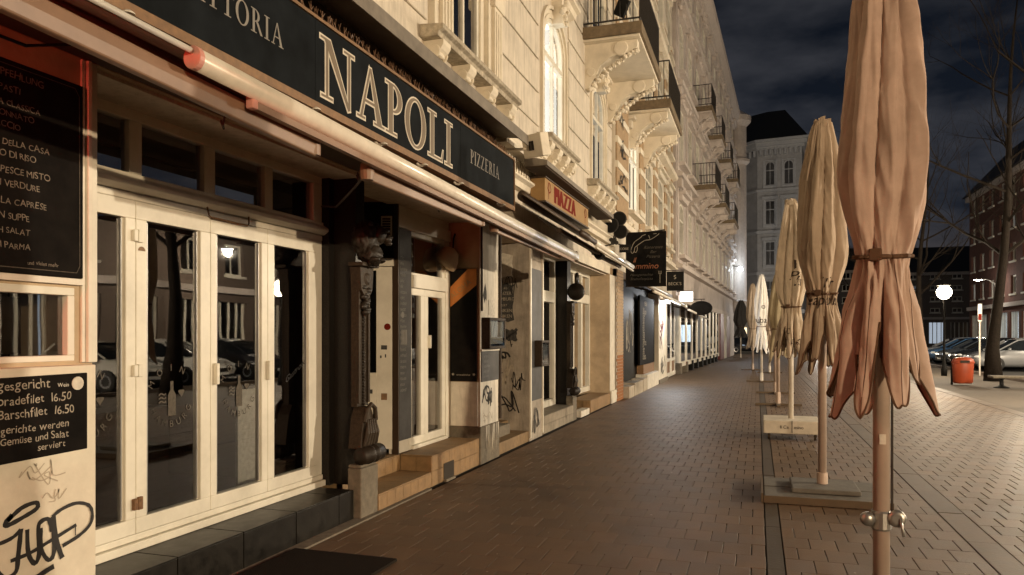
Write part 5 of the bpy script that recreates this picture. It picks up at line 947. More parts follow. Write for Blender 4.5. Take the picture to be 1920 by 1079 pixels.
struct(q.build('stucco_ornament', M['trim'], B), 'stuff')
spraytag('black sprayed letters on the banded brick pier above the entrance canopy', M['spray'], [(18.1, 5.2, 1.1, .45, 3), (18.1, 6.0, 1.1, .45, 3), (18.1, 6.7, 1.0, .4, 2)], lambda e: FAC(0, 0, 3.182 - e), 75, .05, loc=(-3.18, 18.7, 6))
# ground floor
MB().fb(17.81, 18.72, 0, 3.2, 3.215, 4.4).build('brick_pier', M['mortar'], B)
q = MB(); q2 = MB()
for r in range(40):
    for c in range(4):
        y = 17.82 + c * .225 + (.11 if r % 2 else 0)
        if y > 18.65: continue
        for tgt, d0, d1 in (((q2 if r < 14 else q), 3.2, 3.214),): tgt.fb(y, min(y + .215, 18.71), r * .08 + .005, r * .08 + .072, d0, d1)
struct(q.build('pale_bricks', mat('pale_brick', (.42, .30, .19), .85, var=.25, scale=20), B), 'stuff'); struct(q2.build('rusty_bricks', mat('rust_brick', (.30, .12, .04), .85, var=.25, scale=20), B), 'stuff')
MB().fb(18.73, 24.75, .3, 3.2, 3.42, 3.6).build('dark_front', M['black'], B); MB().fb(17.81, 30.5, 3.02, 3.2, 3.21, 3.3).build('lintel', M['chair'], B)
for y0, y1, z1, m_ in ((18.8, 19.6, .30, 'pot'), (19.7, 21.2, .34, 'pot'), (21.3, 22.0, .36, 'pot'), (22.1, 24.7, .44, 'whitewall')): MB().fb(y0, y1, 0, z1, 3.06, 3.42).build('plinth_block', M[m_], B, bevel=.012)
MB().fb(22.2, 24.6, .445, .72, 3.2, 3.4).build('rusty_panel', M['wood'], B)
o = thing('menu_blackboard', (-3.2, 23, .72), 'large black menu wall board with columns of white writing beside the lit white door', 'blackboard'); MB().fb(21.5, 24.68, .73, 2.75, 3.2, 3.26).build('panel', M['board'], o)
q = MB(); random.seed(70)
for k in range(22): write(q, ''.join(random.choice('AEIONRSTLM ') for _ in range(random.randint(7, 16))), FAC(22.05, 2.35 - k * .07, 3.197), .085)
write(q, 'MENU', FAC(22.4, 2.48, 3.197), .2); q.build('chalk_writing', mat('chalk_mid', (.40, .35, .27), .9), o)
o = thing('side_blackboard', (-3.2, 20, .6), 'black board with white spray scrawl under the hanging signboard', 'blackboard'); MB().fb(19.0, 20.9, .55, 2.85, 3.28, 3.34).build('panel', M['black'], o)
q = MB(); random.seed(71); ln = layered(lambda e: FAC(0, 0, 3.278 - e), .0005); scrawl(q, ln, 19.5, 1.1, 1.0, 1.2, 5, .05); q.build('spray_scrawl', M['chalk'], o)
# lit white door with maroon tags
MB().fb(24.85, 27.25, .12, 3.02, 3.08, 3.5).build('white_door', M['whitepanel'], B, bevel=.01); MB().fb(24.8, 27.3, 0, .12, 3.04, 3.5).build('door_step', M['stone'], B)
spraytag('maroon spray tags down the brightly lit white door', M['sprayred'], [(25.1, 1.1, 1.6, 1.2, 6)], lambda e: FAC(0, 0, 3.077 - e), 72, .07, loc=(-3.08, 26, 1)); spraytag('black tag low on the brightly lit white door', M['spray'], [(25.2, .3, 1.6, .6, 4)], lambda e: FAC(0, 0, 3.074 - e), 73, .05, loc=(-3.08, 26, .4))
for y0, y1 in ((27.4, 28.9), (29.0, 30.4)):
    f = MB().fb(y0, y0 + .12, .1, 3.0, 3.12, 3.3).fb(y1 - .12, y1, .1, 3.0, 3.12, 3.3).fb(y0, y1, .62, .74, 3.11, 3.3).fb(y0, y1, 2.85, 3.0, 3.11, 3.3).fb(y0, y1, .05, .2, 3.11, 3.3).build('shop_window', M['frame'], B, bevel=.006)
    MB().poly([(-3.135, y0 + .12, .74), (-3.135, y1 - .12, .74), (-3.135, y1 - .12, 2.85), (-3.135, y0 + .12, 2.85)]).build('pane', GLASS, f); MB().fb(y0 + .12, y1 - .12, .2, .62, 3.16, 3.2).build('wood_panel', M['wood'], f); MB().fb(y0, y1, .2, 2.9, 3.8, 3.85).build('room', M['interior'], f)
def awn(y0, y1, d0, d1, z0, z1, label):
    a = thing('folded_awning', (-d0, (y0 + y1) / 2, z0), label, 'awning'); q = MB(); loft(q, [(0, 0), (d1 - d0, .42), (d1 - d0, .44), (0, .03)], (y0, d0, z0), (y1, d0, z1)); q.build('fabric', M['awnfab'], a); q = MB(); loft(q, [(p * 1.1, w_ * .9) for p, w_ in rnd_], (y0, d0, z0), (y1, d0, z1)); q.build('front_rail', M['awnwhite'], a, smooth=True); q = MB(); loft(q, [(p * 1.3, w_ * 1.2) for p, w_ in rnd_], (y0, d1 - .1, z0 + .42), (y1, d1 - .1, z1 + .42)); q.build('roller', M['awnwhite'], a, smooth=True)
    for k in range(3): yy = y0 + (y1 - y0) * (k + .5) / 3; MB().tube([(-d1, yy, z0 + .2), (-(d0 + d1) / 2, yy + .3, z0 + .12), (-d0, yy, z0)], .025, 6).build('folding_arm', M['chair'], a)
awn(19.2, 27.2, 2.50, 3.2, 2.72, 2.66, 'dark awning with pale rail running behind the hanging signboards'); awn(27.6, 38.5, 2.35, 3.1, 2.52, 2.40, 'dark awning further along above the white shop windows')
o = thing('tube_lamp', (-2.95, 26, 2.7), 'bright white tube lamp over the tagged white door', 'lamp'); MB().tube([(-2.95, 25.2, 2.73), (-2.95, 26.8, 2.73)], .025, 10).build('tube', M['litsign'], o); MB().fb(25.1, 26.9, 2.765, 2.80, 2.90, 3.07).build('housing', M['frame'], o)
def lamp(name, loc, power, col, r=.12, parent=None):
    l = bpy.data.lights.new(name, 'POINT'); l.energy = power; l.color = col; l.shadow_soft_size = r; o = bpy.data.objects.new(name, l); COL.objects.link(o)
    if parent is not None: o.parent = parent; o.location = Vector(loc) - ORG[parent.name]
    else: o.location = loc
    return o
lamp('tube_light', (-2.72, 25.8, 2.58), 170, (.95, .97, 1), .15, o)

# ------------------------------------------------------------------ long ornate terrace further along (street bends a little)
C = thing('apartment_building', (-3.1, 30.52, 0), 'long ornate pale terrace with iron balconies beyond the banded house', 'building')
cops = []; random.seed(81)
for z0, z1, r in ((4.95, 7.1, .3), (8.75, 11.0, 0), (12.5, 14.6, .3), (15.9, 17.6, 0)):
    for k in range(11): y = 31.4 + k * 2.8; cops.append((y, y + 1.25, z0, z1, r))
w = MB(); wall(w, 30.52, 62, 3.2, 19.0, 3.1, 3.5, cops); w.build('wall', M['farw'], C); MB().fb(30.52, 62, 0, 19, 4.4, 4.5).fb(61.8, 62, 0, 19, 3.11, 4.4).build('back_wall', M['interior'], C)
for i, o in enumerate(cops):
    window(C, *o[:4], 3.103, o[4], gl=GLASS2, inner='far' if random.random() < .12 else 'dark', fw=.09)
    f = MB()
    for s_, y in ((-1, o[0]), (1, o[1])): f.fb(min(y, y + s_ * .2), max(y, y + s_ * .2), o[2] - .05, o[3] + .02, 3.085, 3.11)
    f.fb(o[0] - .3, o[1] + .3, o[3] + .03, o[3] + .25, 2.92, 3.11).fb(o[0] - .42, o[1] + .42, o[3] + .26, o[3] + .38, 2.78, 3.11).fb(o[0] - .3, o[1] + .3, o[2] - .2, o[2] - .051, 2.82, 3.11); f.build('window_surround', M['fart'], C)
for z in (4.3, 8.0, 11.7, 15.2): MB().mould([(3.1, z), (2.85, z + .02), (2.82, z + .15), (2.95, z + .2), (3.1, z + .3)][::-1], 30.52, 62).build('string_course', M['fart'], C)
MB().mould([(3.1, 17.9), (2.9, 18.1), (2.6, 18.6), (2.55, 18.9), (3.1, 19.0)], 30.52, 62.2).build('roof_cornice', M['fart'], C)
for k in range(12):
    y = 30.75 + k * 2.8; f = MB().fb(y, y + .4, 4.6, 17.9, 3.06, 3.099)
    for z in (7.6, 11.3, 14.9): f.fb(y - .06, y + .46, z, z + .35, 2.9, 3.099)
    f.build('pilaster', M['fart'], C)
q = MB()
for k in range(220): q.blob((-2.97, 30.7 + random.random() * 31, random.choice((7.35, 7.6, 11.2, 11.4, 14.9, 17.8, 15.0)) + random.uniform(-.1, .1)), .12, .2, .14, 6, k, .6)
struct(q.build('stucco_ornament', M['fart'], C), 'stuff')
for y0, y1, z, d0 in ((35.6, 38.4, 8.35, 2.0), (40.9, 43.6, 8.35, 2.0), (46.8, 49.8, 8.35, 1.95), (35.8, 38.0, 12.05, 2.2), (41.2, 43.4, 12.05, 2.2), (47.0, 49.2, 12.05, 2.2), (53, 55.4, 12.05, 2.2)): balcony(C, y0, y1, z, d0, 3.1, soff=M['fart'])
MB().fb(30.52, 62, 2.95, 3.2, 3.0, 3.5).build('lintel', M['fart'], C)
for k in range(9):
    y = 31.2 + k * 1.95
    MB().fb(y, y + .34, .45, 2.95, 3.04, 3.4).build('pilaster', M['frame'], C, bevel=.02); MB().fb(y - .03, y + .37, 0, .45, 3.0, 3.4).build('pilaster_base', M['black'] if k > 1 else M['stone'], C)
    f = MB().fb(y + .34, y + .42, .4, 2.95, 3.06, 3.3).fb(y + 1.88, y + 1.95, .4, 2.95, 3.06, 3.3).fb(y + .42, y + 1.88, .3, .5, 3.05, 3.3).build('shop_window', M['frame'], C); MB().poly([(-3.075, y + .42, .5), (-3.075, y + 1.88, .5), (-3.075, y + 1.88, 2.95), (-3.075, y + .42, 2.95)]).build('pane', GLASS2, f); MB().fb(y + .5, y + 1.95, .3, 2.95, 3.9, 3.95).build('room', M['interior'], f)
for y0, y1, m_ in ((49.0, 51.6, 'reddoor'), (52.0, 53.6, 'frame'), (53.8, 56.5, 'reddoor'), (56.8, 60.5, 'fart')): MB().fb(y0, y1, .05, 2.95, 3.0, 3.3).build('shop_door', M[m_], C)
MB().lathe([(.75, 4.2), (.8, 4.25), (.62, 4.4), (.6, 15), (.85, 15.2), (.85, 15.4), (.6, 15.6), (.6, 18), (.95, 18.4), (.95, 18.8), (.1, 19.4)], (-2.75, 61.7, 0), 16).lathe([(.1, 3.2), (.5, 3.5), (.7, 4.1), (.75, 4.2)], (-2.75, 61.7, 0), 16).build('corner_turret', M['fart'], C, smooth=False)
C.rotation_euler.z = -R(2.45)

# ------------------------------------------------------------------ grey corner house closing the street
E_ = thing('corner_building', (0, 81, 0), 'grey plaster corner house with dark hipped roof closing the street', 'building')
def epoly(mb, pts, z0, z1): mb.ext(pts, lambda y, d, z: (-d, 81 + y, z), z0, z1)
q = MB(); epoly(q, [(0, 0), (4.3, 0), (4.3, 9), (-12, 9), (-12, 4.5), (-2.6, 2.2)], 0, 20.6); q.build('walls', M['greyw'], E_)
q = MB()
for z0, z1, e in ((20.6, 20.9, .25), (20.9, 21.3, .5), (21.3, 21.55, .75), (16.3, 16.55, .2), (12.0, 12.3, .28), (7.8, 8.1, .2), (3.8, 4.2, .25)): epoly(q, [(-.0 - e * .2, -e), (4.3 + e, -e), (4.3 + e, 9), (-12, 9), (-12, 4.5 - e), (-2.6 - e * .3, 2.2 - e)], z0, z1)
q.build('cornices', M['greyt'], E_)
q = MB()
for k in range(9): q.fb(81 + .25 + k * .48, 81 + .45 + k * .48, 20.0, 20.6, -.35, -.001)
for k in range(5): q.fb(81 - 2.4 + k * .5, 81 - 2.2 + k * .5, 20.0, 20.6, 1.6 - k * .42, 2.1 - k * .42)
q.build('brackets', M['greyt'], E_)
q = MB(); base = [(-.3, -.6), (4.9, -.6), (4.9, 9), (-12, 9), (-12, 4), (-2.9, 1.7)]; top = [(.6, 3.2), (2.4, 3.2), (2.4, 7), (-10, 7), (-10, 6), (-1.5, 4.2)]; i0 = 0
q.v = [(-d, 81 + y, 21.56) for y, d in base] + [(-d, 81 + y, 25.4) for y, d in top]; n = 6; q.f = [tuple(range(n, 2 * n))] + [(k, (k + 1) % n, n + (k + 1) % n, n + k) for k in range(n)]; q.build('roof', M['roof'], E_)
for z0, z1, r, kind in ((16.9, 19.4, .55, 'dark'), (12.9, 15.4, 0, 'far'), (8.7, 11.2, 0, 'dark'), (4.7, 7.2, 0, 'dark')):
    for y in (.75, 2.55):
        f = MB().fb(81 + y - .18, 81 + y + 1.18, z0 - .25, z0 - .02, -.2, 0).fb(81 + y - .18, 81 + y, z0, z1 + .1, -.12, 0).fb(81 + y + 1.0, 81 + y + 1.18, z0, z1 + .1, -.12, 0)
        if not r: f.fb(81 + y - .3, 81 + y + 1.3, z1 + .1, z1 + .4, -.22, 0)
        else: f.fb(81 + y, 81 + y + 1.0, z1 + .03, z1 + .12, -.10, 0)
        f.build('window_surround', M['greyt'], E_); window(E_, 81 + y, 81 + y + 1.0, z0, z1, -.06, r, frm=M['greyt'], gl=GLASS2, inner=kind, fw=.1, simple=False, tr=.62)
for k, (y, d) in enumerate(((-2.1, 1.62), (-4.2, 2.45), (-6.4, 3.0))):
    for z in (4.5, 8.5, 12.7, 16.8): MB().fb(81 + y, 81 + y + .9, z, z + 2.9, d, d + .6).build('brown_panel', M['redbrick'], E_)
MB().fb(79.2, 80.4, 1.4, 2.4, 1.0, 1.1).build('lit_doorway', M['litwarm'], E_)
E_.rotation_euler.z = -R(97)

# ------------------------------------------------------------------ houses across the square
def far_house(name, L, length, H, wallm, trimm, label, roofm, rot, litgf, seed, bay=2.6, storeys=4, gh=4.0, dep=9, frame=M['frame']):
    b = thing(name, L, label, 'building'); y0 = L[1]; x0 = L[0]; random.seed(seed)
    fbx = lambda mb, a, c, z0, z1, d0, d1: mb.box(x0 - d1, x0 - d0, y0 + a, y0 + c, z0, z1)
    ops = []; sh = (H - gh) / storeys
    n = int(length / bay)
    for j in range(storeys):
        for k in range(n): ops.append((.7 + k * bay, .7 + k * bay + bay * .45, gh + j * sh + .6, gh + j * sh + sh * .82))
    gops = [(.5 + k * bay, .5 + k * bay + bay * .78, .5, gh - .7) for k in range(n)]
    q = MB(); q2 = []
    class Sh(MB):
        def fb(s, a, c, z0, z1, d0, d1): return fbx(s, a, c, z0, z1, d0, d1)
    q = Sh(); wall(q, 0, length, 0, H, 0, .4, ops + gops); fbx(q, 0, length, 0, H, dep, dep + .2); fbx(q, 0, .2, 0, H, .4, dep); fbx(q, length - .2, length, 0, H, .4, dep); q.build('walls', wallm, b)
    q = Sh(); fbx(q, 0, length, 0, H, 1.6, 1.7); q.build('inner_wall', M['interior'], b)
    q = MB(); i = 0; e = .5; q.v = [(x0 + e, y0 - e, H), (x0 + e, y0 + length + e, H), (x0 - dep, y0 + length + e, H), (x0 - dep, y0 - e, H), (x0 - 2.6, y0 + 2, H + 3.6), (x0 - 2.6, y0 + length - 2, H + 3.6), (x0 - dep + 2, y0 + length - 2, H + 3.6), (x0 - dep + 2, y0 + 2, H + 3.6)]; q.f = [(0, 1, 5, 4), (1, 2, 6, 5), (2, 3, 7, 6), (3, 0, 4, 7), (4, 5, 6, 7), (3, 2, 1, 0)]; rf = q.build('roof', roofm, b)
    for k in range(3): yy = y0 + length * (k + .5) / 3; MB().box(x0 - 5, x0 - 4.3, yy, yy + .9, H + 3, H + 4.8).build('chimney', wallm, rf)
    q = Sh(); fbx(q, -.1, length + .1, H - .4, H - .01, -.3, -.001); fbx(q, -.1, length + .1, gh - .3, gh, -.2, -.001); q.build('cornice', trimm, b)
    for o in ops:
        f = Sh(); fbx(f, o[0] - .02, o[0] + .1, o[2], o[3], .15, .25); fbx(f, o[1] - .1, o[1] + .02, o[2], o[3], .15, .25); fbx(f, o[0] + .1, o[1] - .1, o[2], o[2] + .1, .15, .25); fbx(f, o[0] + .1, o[1] - .1, o[3] - .1, o[3], .15, .25); ym = (o[0] + o[1]) / 2; fbx(f, ym - .04, ym + .04, o[2] + .1, o[3] - .1, .17, .24); fbx(f, o[0] - .1, o[1] + .1, o[2] - .12, o[2] - .001, -.1, .3); w_ = f.build('window', frame, b)
        MB().poly([(x0 - .2, y0 + o[0] + .1, o[2] + .1), (x0 - .2, y0 + o[1] - .1, o[2] + .1), (x0 - .2, y0 + o[1] - .1, o[3] - .1), (x0 - .2, y0 + o[0] + .1, o[3] - .1)]).build('pane', GLASS2, w_)
        if random.random() < .18: MB().poly([(x0 - .6, y0 + o[0], o[2]), (x0 - .6, y0 + o[1], o[2]), (x0 - .6, y0 + o[1], o[3]), (x0 - .6, y0 + o[0], o[3])]).build('curtain', random.choice((M['litdim'], M['litdimmer'], M['litdimmer'])), w_)
    for k, o in enumerate(gops):
        f = Sh(); fbx(f, o[0], o[0] + .1, o[2], o[3], .1, .25); fbx(f, o[1] - .1, o[1], o[2], o[3], .1, .25)
        for t in (1, 2, 3): yy = o[0] + (o[1] - o[0]) * t / 4; fbx(f, yy - .04, yy + .04, o[2], o[3], .12, .22)
        w_ = f.build('shop_window', M['frame'], b); MB().poly([(x0 - .2, y0 + o[0], o[2]), (x0 - .2, y0 + o[1], o[2]), (x0 - .2, y0 + o[1], o[3]), (x0 - .2, y0 + o[0], o[3])]).build('pane', GLASS2, w_)
        if k in litgf: MB().poly([(x0 - 1.2, y0 + o[0] - .1, o[2]), (x0 - 1.2, y0 + o[1] + .1, o[2]), (x0 - 1.2, y0 + o[1] + .1, o[3]), (x0 - 1.2, y0 + o[0] - .1, o[3])]).build('lit_interior', litgf[k], w_)
    b.rotation_euler.z = rot; return b
pi = math.pi
far_house('brick_building', (17.5, 74, 0), 33, 13.5, M['redbrick'], M['fart'], 'dark red brick block with lit shop windows across the square', M['roof'], pi, {k: M['litcool'] for k in (2, 3, 4, 5)}, 91)
far_house('opposite_building', (17.8, 39, 0), 50, 14.5, mat('ochre_far', (.085, .062, .048), .9), M['fart'], 'plain ochre block across the road, mirrored in the door glass', M['roof'], pi, {5: M['litcool'], 7: M['litcool'], 8: M['litcool'], 11: M['litwarm'], 12: M['litcool']}, 92, bay=3.0)
far_house('far_building', (16, 112, 0), 24, 10.0, mat('dark_far', (.16, .13, .11), .9), M['fart'], 'low dark house with pitched roof in the far distance behind the lantern', M['roof'], -pi / 2, {k: M['litwarm' if k == 4 else 'litdim'] for k in (1, 2, 4, 5)}, 93)
far_house('far_building', (9, 124, 0), 14, 11.5, mat('dark_far2', (.13, .115, .11), .9), M['fart'], 'dark distant house between the grey corner house and the parasols', M['roof'], -pi / 2, {1: M['litcool'], 3: M['litcool']}, 94)

# ------------------------------------------------------------------ lamps
WARM = (1, .83, .605); ORANGE = (1, .62, .30)
def lantern(x, y, h, power, label, col=WARM, bulb=None):
    t = thing('street_lantern', (x, y, 0), label, 'street lamp', 'street lanterns'); MB().lathe([(.11, 0), (.11, .25), (.07, .4), (.045, .9), (.035, h - .35), (.06, h - .33), (.06, h - .3)], (x, y, 0), 12).build('post', M['black'], t, smooth=True)
    MB().blob((x, y, h - .05), .27, .27, .27, 18).build('globe', M['globe'], t, smooth=True); MB().lathe([(.06, h - .32), (.12, h - .27), (.10, h - .25)], (x, y, 0), 12).build('cup', M['black'], t); MB().lathe([(.12, h + .19), (.27, h + .22), (.10, h + .28), (.03, h + .34), (.001, h + .38)], (x, y, 0), 12).build('hood', M['black'], t)
    lamp('lantern_light', (x - .40, y, h - .12), power, col, .12, t); return t
def tall(x, y, h, power, label, col=WARM, dx=-1.2, bulb=None):
    t = thing('street_lamp', (x, y, 0), label, 'street lamp'); s_ = 1 if dx > 0 else -1
    MB().tube([(x, y, 0), (x, y, 1), (x, y, h - .9), (x + s_ * .12, y, h - .3), (x + dx * .5, y, h), (x + dx, y, h + .02)], [.09, .07, .055, .05, .045, .04], 10).build('mast', M['steel'], t, smooth=True)
    MB().lathe([(.04, .07), (.16, .04), (.20, 0), (.19, -.02)], (x + dx, y, h), 16, 'z', 1.7, 1).build('head', M['steel'], t, smooth=True); MB().lathe([(.17, -.021), (.14, -.06), (.05, -.085), (.001, -.09)], (x + dx, y, h), 14, 'z', 1.7, 1).build('bulb', bulb or M['bulb'], t, smooth=True); lamp('street_light', (x + dx, y, h - .16), power, col, .16, t)
lantern(7.0, 20.35, 3.15, 750, 'lit lantern near the parked cars, mirrored in the glass doors'); lantern(7.0, 33.3, 3.34, 700, 'glaring warm lantern shining beside the nearest parasol'); lantern(7.0, 47, 3.3, 450, 'farther lit lantern behind the bare tree trunk'); lantern(14.2, 10.5, 4.4, 7400, 'lit lantern behind the parked cars opposite the recessed entrances'); lantern(14.2, -11.5, 4.4, 13200, 'warmer lit lantern across the road behind the camera', (1, .74, .46))
tall(15.3, 26.7, 5.3, 5200, 'curved mast lamp behind the parked cars opposite the banded house', WARM, -1.1); lantern(14.2, 36.5, 4.4, 1300, 'added lantern behind the parked cars to light the ornate terrace'); lantern(5.6, 66, 3.4, 1300, 'added lantern hidden by the parasols to light the grey corner house', (1, .9, .78))  # both lanterns here are added, to light the terrace and the corner house
tall(17.0, 64.4, 5.8, 260, 'mast lamp in front of the dark red brick block', (1, .95, .85)); tall(20.5, 33, 6.4, 400, 'white mast lamp far across the road, mirrored in the door glass', (.9, .95, 1), -1.0, M['bulbcool'])
t = thing('wall_lamp', (-1.6, 60.0, 6.7), 'cool white lamp on a bracket at the end of the terrace', 'street lamp'); MB().blob((-1.25, 60.0, 6.68), .2, .2, .17, 12).build('bulb', M['bulbcool'], t, smooth=True); MB().tube([(-1.85, 60.0, 6.95), (-1.3, 60.0, 6.9), (-1.25, 60.0, 6.8)], .03, 6).build('bracket', M['black'], t); lamp('cool_light', (-.5, 59.2, 6.4), 150, (.72, .86, 1), .2, t)
t = thing('neon_sign', (-2.7, .2, 2.55), 'red neon tube sign on the facade beside the camera', 'shop sign'); MB().box(-3.29, -2.45, .18, .22, 2.5, 3.0).build('panel', M['black'], t)
q = MB()
for yy in (.15, .25): q.tube([(-3.2 + .05 * math.sin(k * .2 + .4) + k * .017, yy, 2.75 + .18 * math.sin(k * .62)) for k in range(40)], .012, 8)
q.build('tube', M['neon'], t, smooth=True); lamp('neon_light', (-2.85, .30, 2.80), 85, (1, .10, .06), .12, t)

# ------------------------------------------------------------------ bare trees
def tree(x, y, h, r0, seed, label, lean=.3, depth=5):
    t = thing('bare_tree', (x, y, 0), label, 'tree', 'bare street trees'); rn = random.Random(seed); tr = MB(); br = MB()
    pts = [Vector((x, y, 0))]; rs = [r0 * 1.5]; n = 12
    for k in range(1, n + 1): f = k / n; pts.append(Vector((x + lean * f + .12 * math.sin(f * 7 + seed), y + .15 * math.sin(f * 5), h * f))); rs.append(r0 * (1.02 - .95 * f ** .8) + .008)
    rs[1] = r0 * 1.05
    tr.tube(pts, rs, 12); tr.build('trunk', M['bark'], t, smooth=True)
    def grow_(p, d, L_, r, lv):
        ps = [p]; n_ = 6; dd = d.copy()
        for k in range(n_):
            dd = (dd + Vector((rn.uniform(-.22, .22), rn.uniform(-.22, .22), rn.uniform(-.10, .22)))).normalized(); ps.append(ps[-1] + dd * L_ / n_)
        br.tube(ps, [r * (1 - .75 * k / n_) for k in range(n_ + 1)], 6 if lv < 2 else 4, False)
        if lv < depth:
            for k in range(rn.randint(3, 5)):
                i = rn.randint(1, n_); q_ = ps[i]; v_ = (ps[i] - ps[i - 1]).normalized(); ax = Vector((rn.uniform(-1, 1), rn.uniform(-1, 1), rn.uniform(-.3, .8))).normalized(); grow_(q_, (v_ + ax * .9).normalized(), L_ * rn.uniform(.45, .68), r * (1 - .7 * i / n_) * .62, lv + 1)
    for k in range(13):
        f = .36 + .6 * k / 13; p = pts[int(f * n)]; a = k * 2.4 + rn.uniform(-.4, .4); grow_(p, Vector((math.cos(a), math.sin(a), rn.uniform(.35, .9))).normalized(), h * (.42 - .22 * (f - .36)), rs[int(f * n)] * .5, 2)
    br.build('branches', M['bark'], t)
tree(7.85, 30.1, 13.2, .21, 5, 'large bare tree with thick trunk beside the orange bin', .75); tree(7.9, 43, 11, .2, 8, 'bare tree behind the thick trunk, further along the kerb'); tree(7.9, 57, 11, .2, 9, 'distant bare tree near the brick block'); tree(7.85, 16.5, 12, .22, 10, 'bare tree across the pavement near the parked pale car')
# ------------------------------------------------------------------ cars
def car(x, y, rot, paint, label, col, rough=.25):
    pm_ = mat(paint, col, rough, metal=.2, var=.03, coat=.6); c = thing('parked_car', (x, y, 0), label, 'car', 'parked cars across the square'); o = Vector((x, y, 0))
    def add(mb, nm, m_, sm=False, par=None): mb.v = [(vx + x, vy + y, vz) for vx, vy, vz in mb.v]; return mb.build(nm, m_, par or c, smooth=sm)
    st = [(-2.12, .42, .78, .70), (-2.05, .30, .92, .80), (-1.6, .22, .98, .87), (-.9, .20, .96, .89), (0, .20, .95, .89), (.75, .20, .95, .88), (1.15, .20, .92, .87), (1.75, .22, .80, .84), (2.02, .28, .70, .78), (2.12, .40, .60, .66)]
    m = MB()
    for xx, zb, zt_, hw in st:
        sec = [(-hw * .9, zb), (-hw, zb + .12), (-hw * 1.01, (zb + zt_) / 2), (-hw * .96, zt_ - .08), (-hw * .86, zt_), (0, zt_ + .03), (hw * .86, zt_), (hw * .96, zt_ - .08), (hw * 1.01, (zb + zt_) / 2), (hw, zb + .12), (hw * .9, zb)]
        m.v += [(xx, a, b_) for a, b_ in sec]
    ns = 11
    for k in range(len(st) - 1):
        for q in range(ns): q2 = (q + 1) % ns; m.f.append((k * ns + q, k * ns + q2, (k + 1) * ns + q2, (k + 1) * ns + q))
    m.f += [tuple(range(ns - 1, -1, -1)), tuple(range((len(st) - 1) * ns, len(st) * ns))]; body = add(m, 'body', pm_, True)
    gs = [(-1.95, .93, .62, .93, .74), (-1.45, 1.34, .58, .96, .79), (-.9, 1.44, .60, .95, .80), (-.1, 1.46, .60, .95, .80), (.35, 1.38, .57, .95, .79), (1.2, .93, .66, .92, .76)]
    m = MB(); rf = MB()
    for xx, zr, wr, zb, wb in gs: m.v += [(xx, -wb, zb - .02), (xx, -wr, zr - .05), (xx, -wr * .85, zr), (xx, wr * .85, zr), (xx, wr, zr - .05), (xx, wb, zb - .02)]
    for k in range(len(gs) - 1):
        for q in range(5): m.f.append((k * 6 + q, k * 6 + q + 1, (k + 1) * 6 + q + 1, (k + 1) * 6 + q))
    add(m, 'windows', M['carglass'], True)
    for xx, zr, wr, zb, wb in gs[1:5]: rf.v += [(xx, -wr * 1.0, zr - .04), (xx, -wr * .85, zr + .012), (xx, 0, zr + .03), (xx, wr * .85, zr + .012), (xx, wr * 1.0, zr - .04)]
    for k in range(3):
        for q in range(4): rf.f.append((k * 5 + q, k * 5 + q + 1, (k + 1) * 5 + q + 1, (k + 1) * 5 + q))
    add(rf, 'roof', pm_, True)
    for s_ in (-1, 1):
        for pa_, pb_ in (((1.2, s_ * .75, .93), (.35, s_ * .60, 1.37)), ((-.35, s_ * .84, .95), (-.4, s_ * .62, 1.42)), ((-1.95, s_ * .74, .92), (-1.45, s_ * .60, 1.35))): add(MB().tube([pa_, pb_], .032, 6), 'window_pillar', pm_)
    for xx in (-1.32, 1.32):
        for s_ in (-1, 1): wq = add(MB().lathe([(.18, -.10), (.30, -.11), (.32, -.08), (.32, .08), (.30, .11), (.18, .10)], (xx, s_ * .80, .32), 20, 'y'), 'wheel', M['tyre'], True); add(MB().lathe([(.02, s_ * .09), (.19, s_ * .105), (.2, s_ * .06), (.02, s_ * .05)], (xx, s_ * .80, .32), 14, 'y'), 'rim', M['rim'], False, wq)
    for s_ in (-1, 1): add(MB().blob((1.98, s_ * .60, .64), .13, .19, .075, 10), 'headlight', M['lens'], True); add(MB().blob((-2.05, s_ * .62, .78), .08, .14, .10, 8), 'tail_light', mat('tail_red', (.25, .01, .01), .3), True); add(MB().blob((.85, s_ * .98, .98), .07, .11, .07, 8), 'mirror', pm_, True)
    add(MB().box(2.07, 2.13, -.36, .36, .44, .56), 'grille', M['black']); add(MB().box(2.131, 2.14, -.26, .26, .34, .42), 'number_plate', M['plate']); add(MB().box(1.95, 2.11, -.72, .72, .26, .335), 'bumper', M['black'])
    c.rotation_euler.z = rot; return c
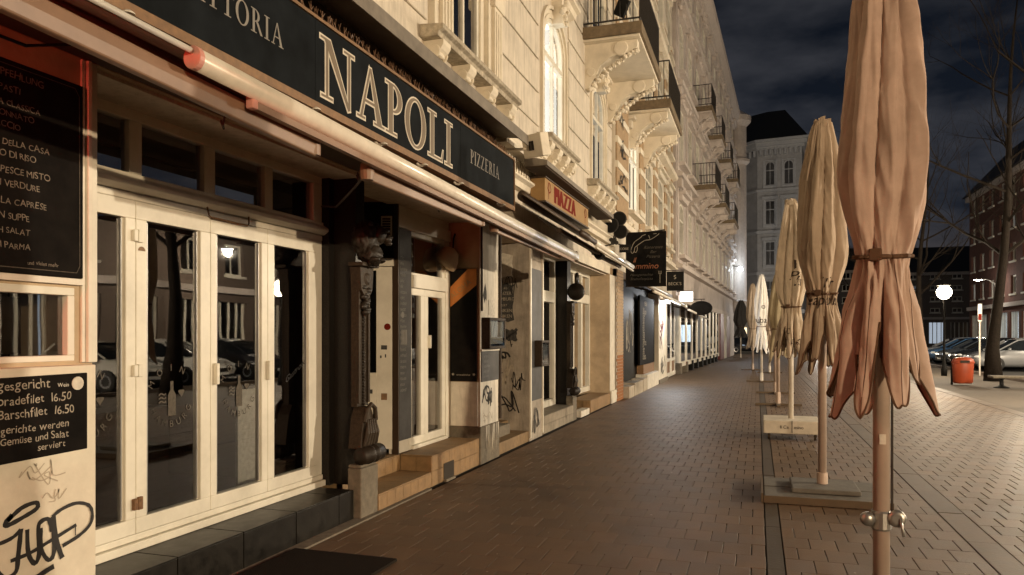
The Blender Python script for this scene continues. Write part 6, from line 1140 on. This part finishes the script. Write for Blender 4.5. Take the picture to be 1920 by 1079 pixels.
for x, y, rot, nm, col, lab in ((11.2, 39.0, pi + .15, 'car_silver', (.20, .205, .215), 'silver parked car right of the thick tree trunk'), (11.2, 41.8, pi + .1, 'car_black', (.015, .016, .018), 'black parked car half hidden by the thick tree trunk'), (11.2, 44.6, pi + .12, 'car_grey', (.06, .07, .085), 'dark grey parked car behind the orange bin'), (11.2, 47.5, pi + .1, 'car_blue', (.05, .11, .22), 'blue parked car beside the nearest parasol hem'), (11.4, 50.6, pi + .1, 'car_pale', (.25, .26, .28), 'pale parked car at the far end of the row'), (10.9, 19.6, pi - .1, 'car_white', (.75, .74, .71), 'white parked car mirrored in the glass doors'), (10.9, 16.8, pi - .05, 'car_light', (.55, .54, .5), 'light parked car mirrored left of the white one'), (11.0, 23, pi, 'car_dark', (.02, .02, .025), 'dark parked car next to the mirrored white one'), (-.5, 69.5, .05, 'car_far', (.012, .012, .014), 'black car crossing the far end of the street')): car(x, y, rot, nm, lab, col)
# ------------------------------------------------------------------ bin, post, bench
b = thing('litter_bin', (6.27, 27.3, 0), 'orange red litter bin standing on the pavement by the bare tree', 'bin'); MB().lathe([(.24, .06), (.27, .10), (.30, .75), (.29, .82), (.22, .88), (.001, .90)], (6.27, 27.3, 0), 20, 'z', 1.05, .9).build('body', M['bin'], b, smooth=True); MB().lathe([(.30, .70), (.315, .71), (.315, .75), (.30, .76)], (6.27, 27.3, 0), 20, 'z', 1.05, .9).build('rim', M['bin'], b); MB().tube([(5.98, 27.4, 0), (5.98, 27.4, .95)], .035, 8).tube([(5.98, 27.4, .9), (6.1, 27.35, .8)], .02, 6).build('post', M['black'], b); MB().box(6.14, 6.40, 27.015, 27.03, .72, .80).build('slot', M['gap'], b)
b = thing('sign_post', (8.4, 34, 0), 'thin pale post with a small pennant sign by the kerb', 'sign post'); MB().lathe([(.03, 0), (.03, 2.5)], (8.4, 34, 0), 10).build('post', M['polewhite'], b); MB().box(8.33, 8.47, 33.97, 33.985, 2.15, 2.85).build('sign', M['plate'], b); MB().box(8.34, 8.46, 33.965, 33.9695, 2.2, 2.45).build('stripe', M['red'], b)
b = thing('stone_bench', (7.5, 26.2, 0), 'low pale bench on a dark pedestal at the edge of the pavement', 'bench'); MB().box(6.75, 8.5, 25.9, 26.5, .30, .37).build('seat', M['stone'], b, bevel=.02)
for x in (7.05, 8.2): MB().lathe([(.22, 0), (.20, .03), (.06, .08), (.05, .25), (.12, .30)], (x, 26.2, 0), 14).build('pedestal', M['black'], b)
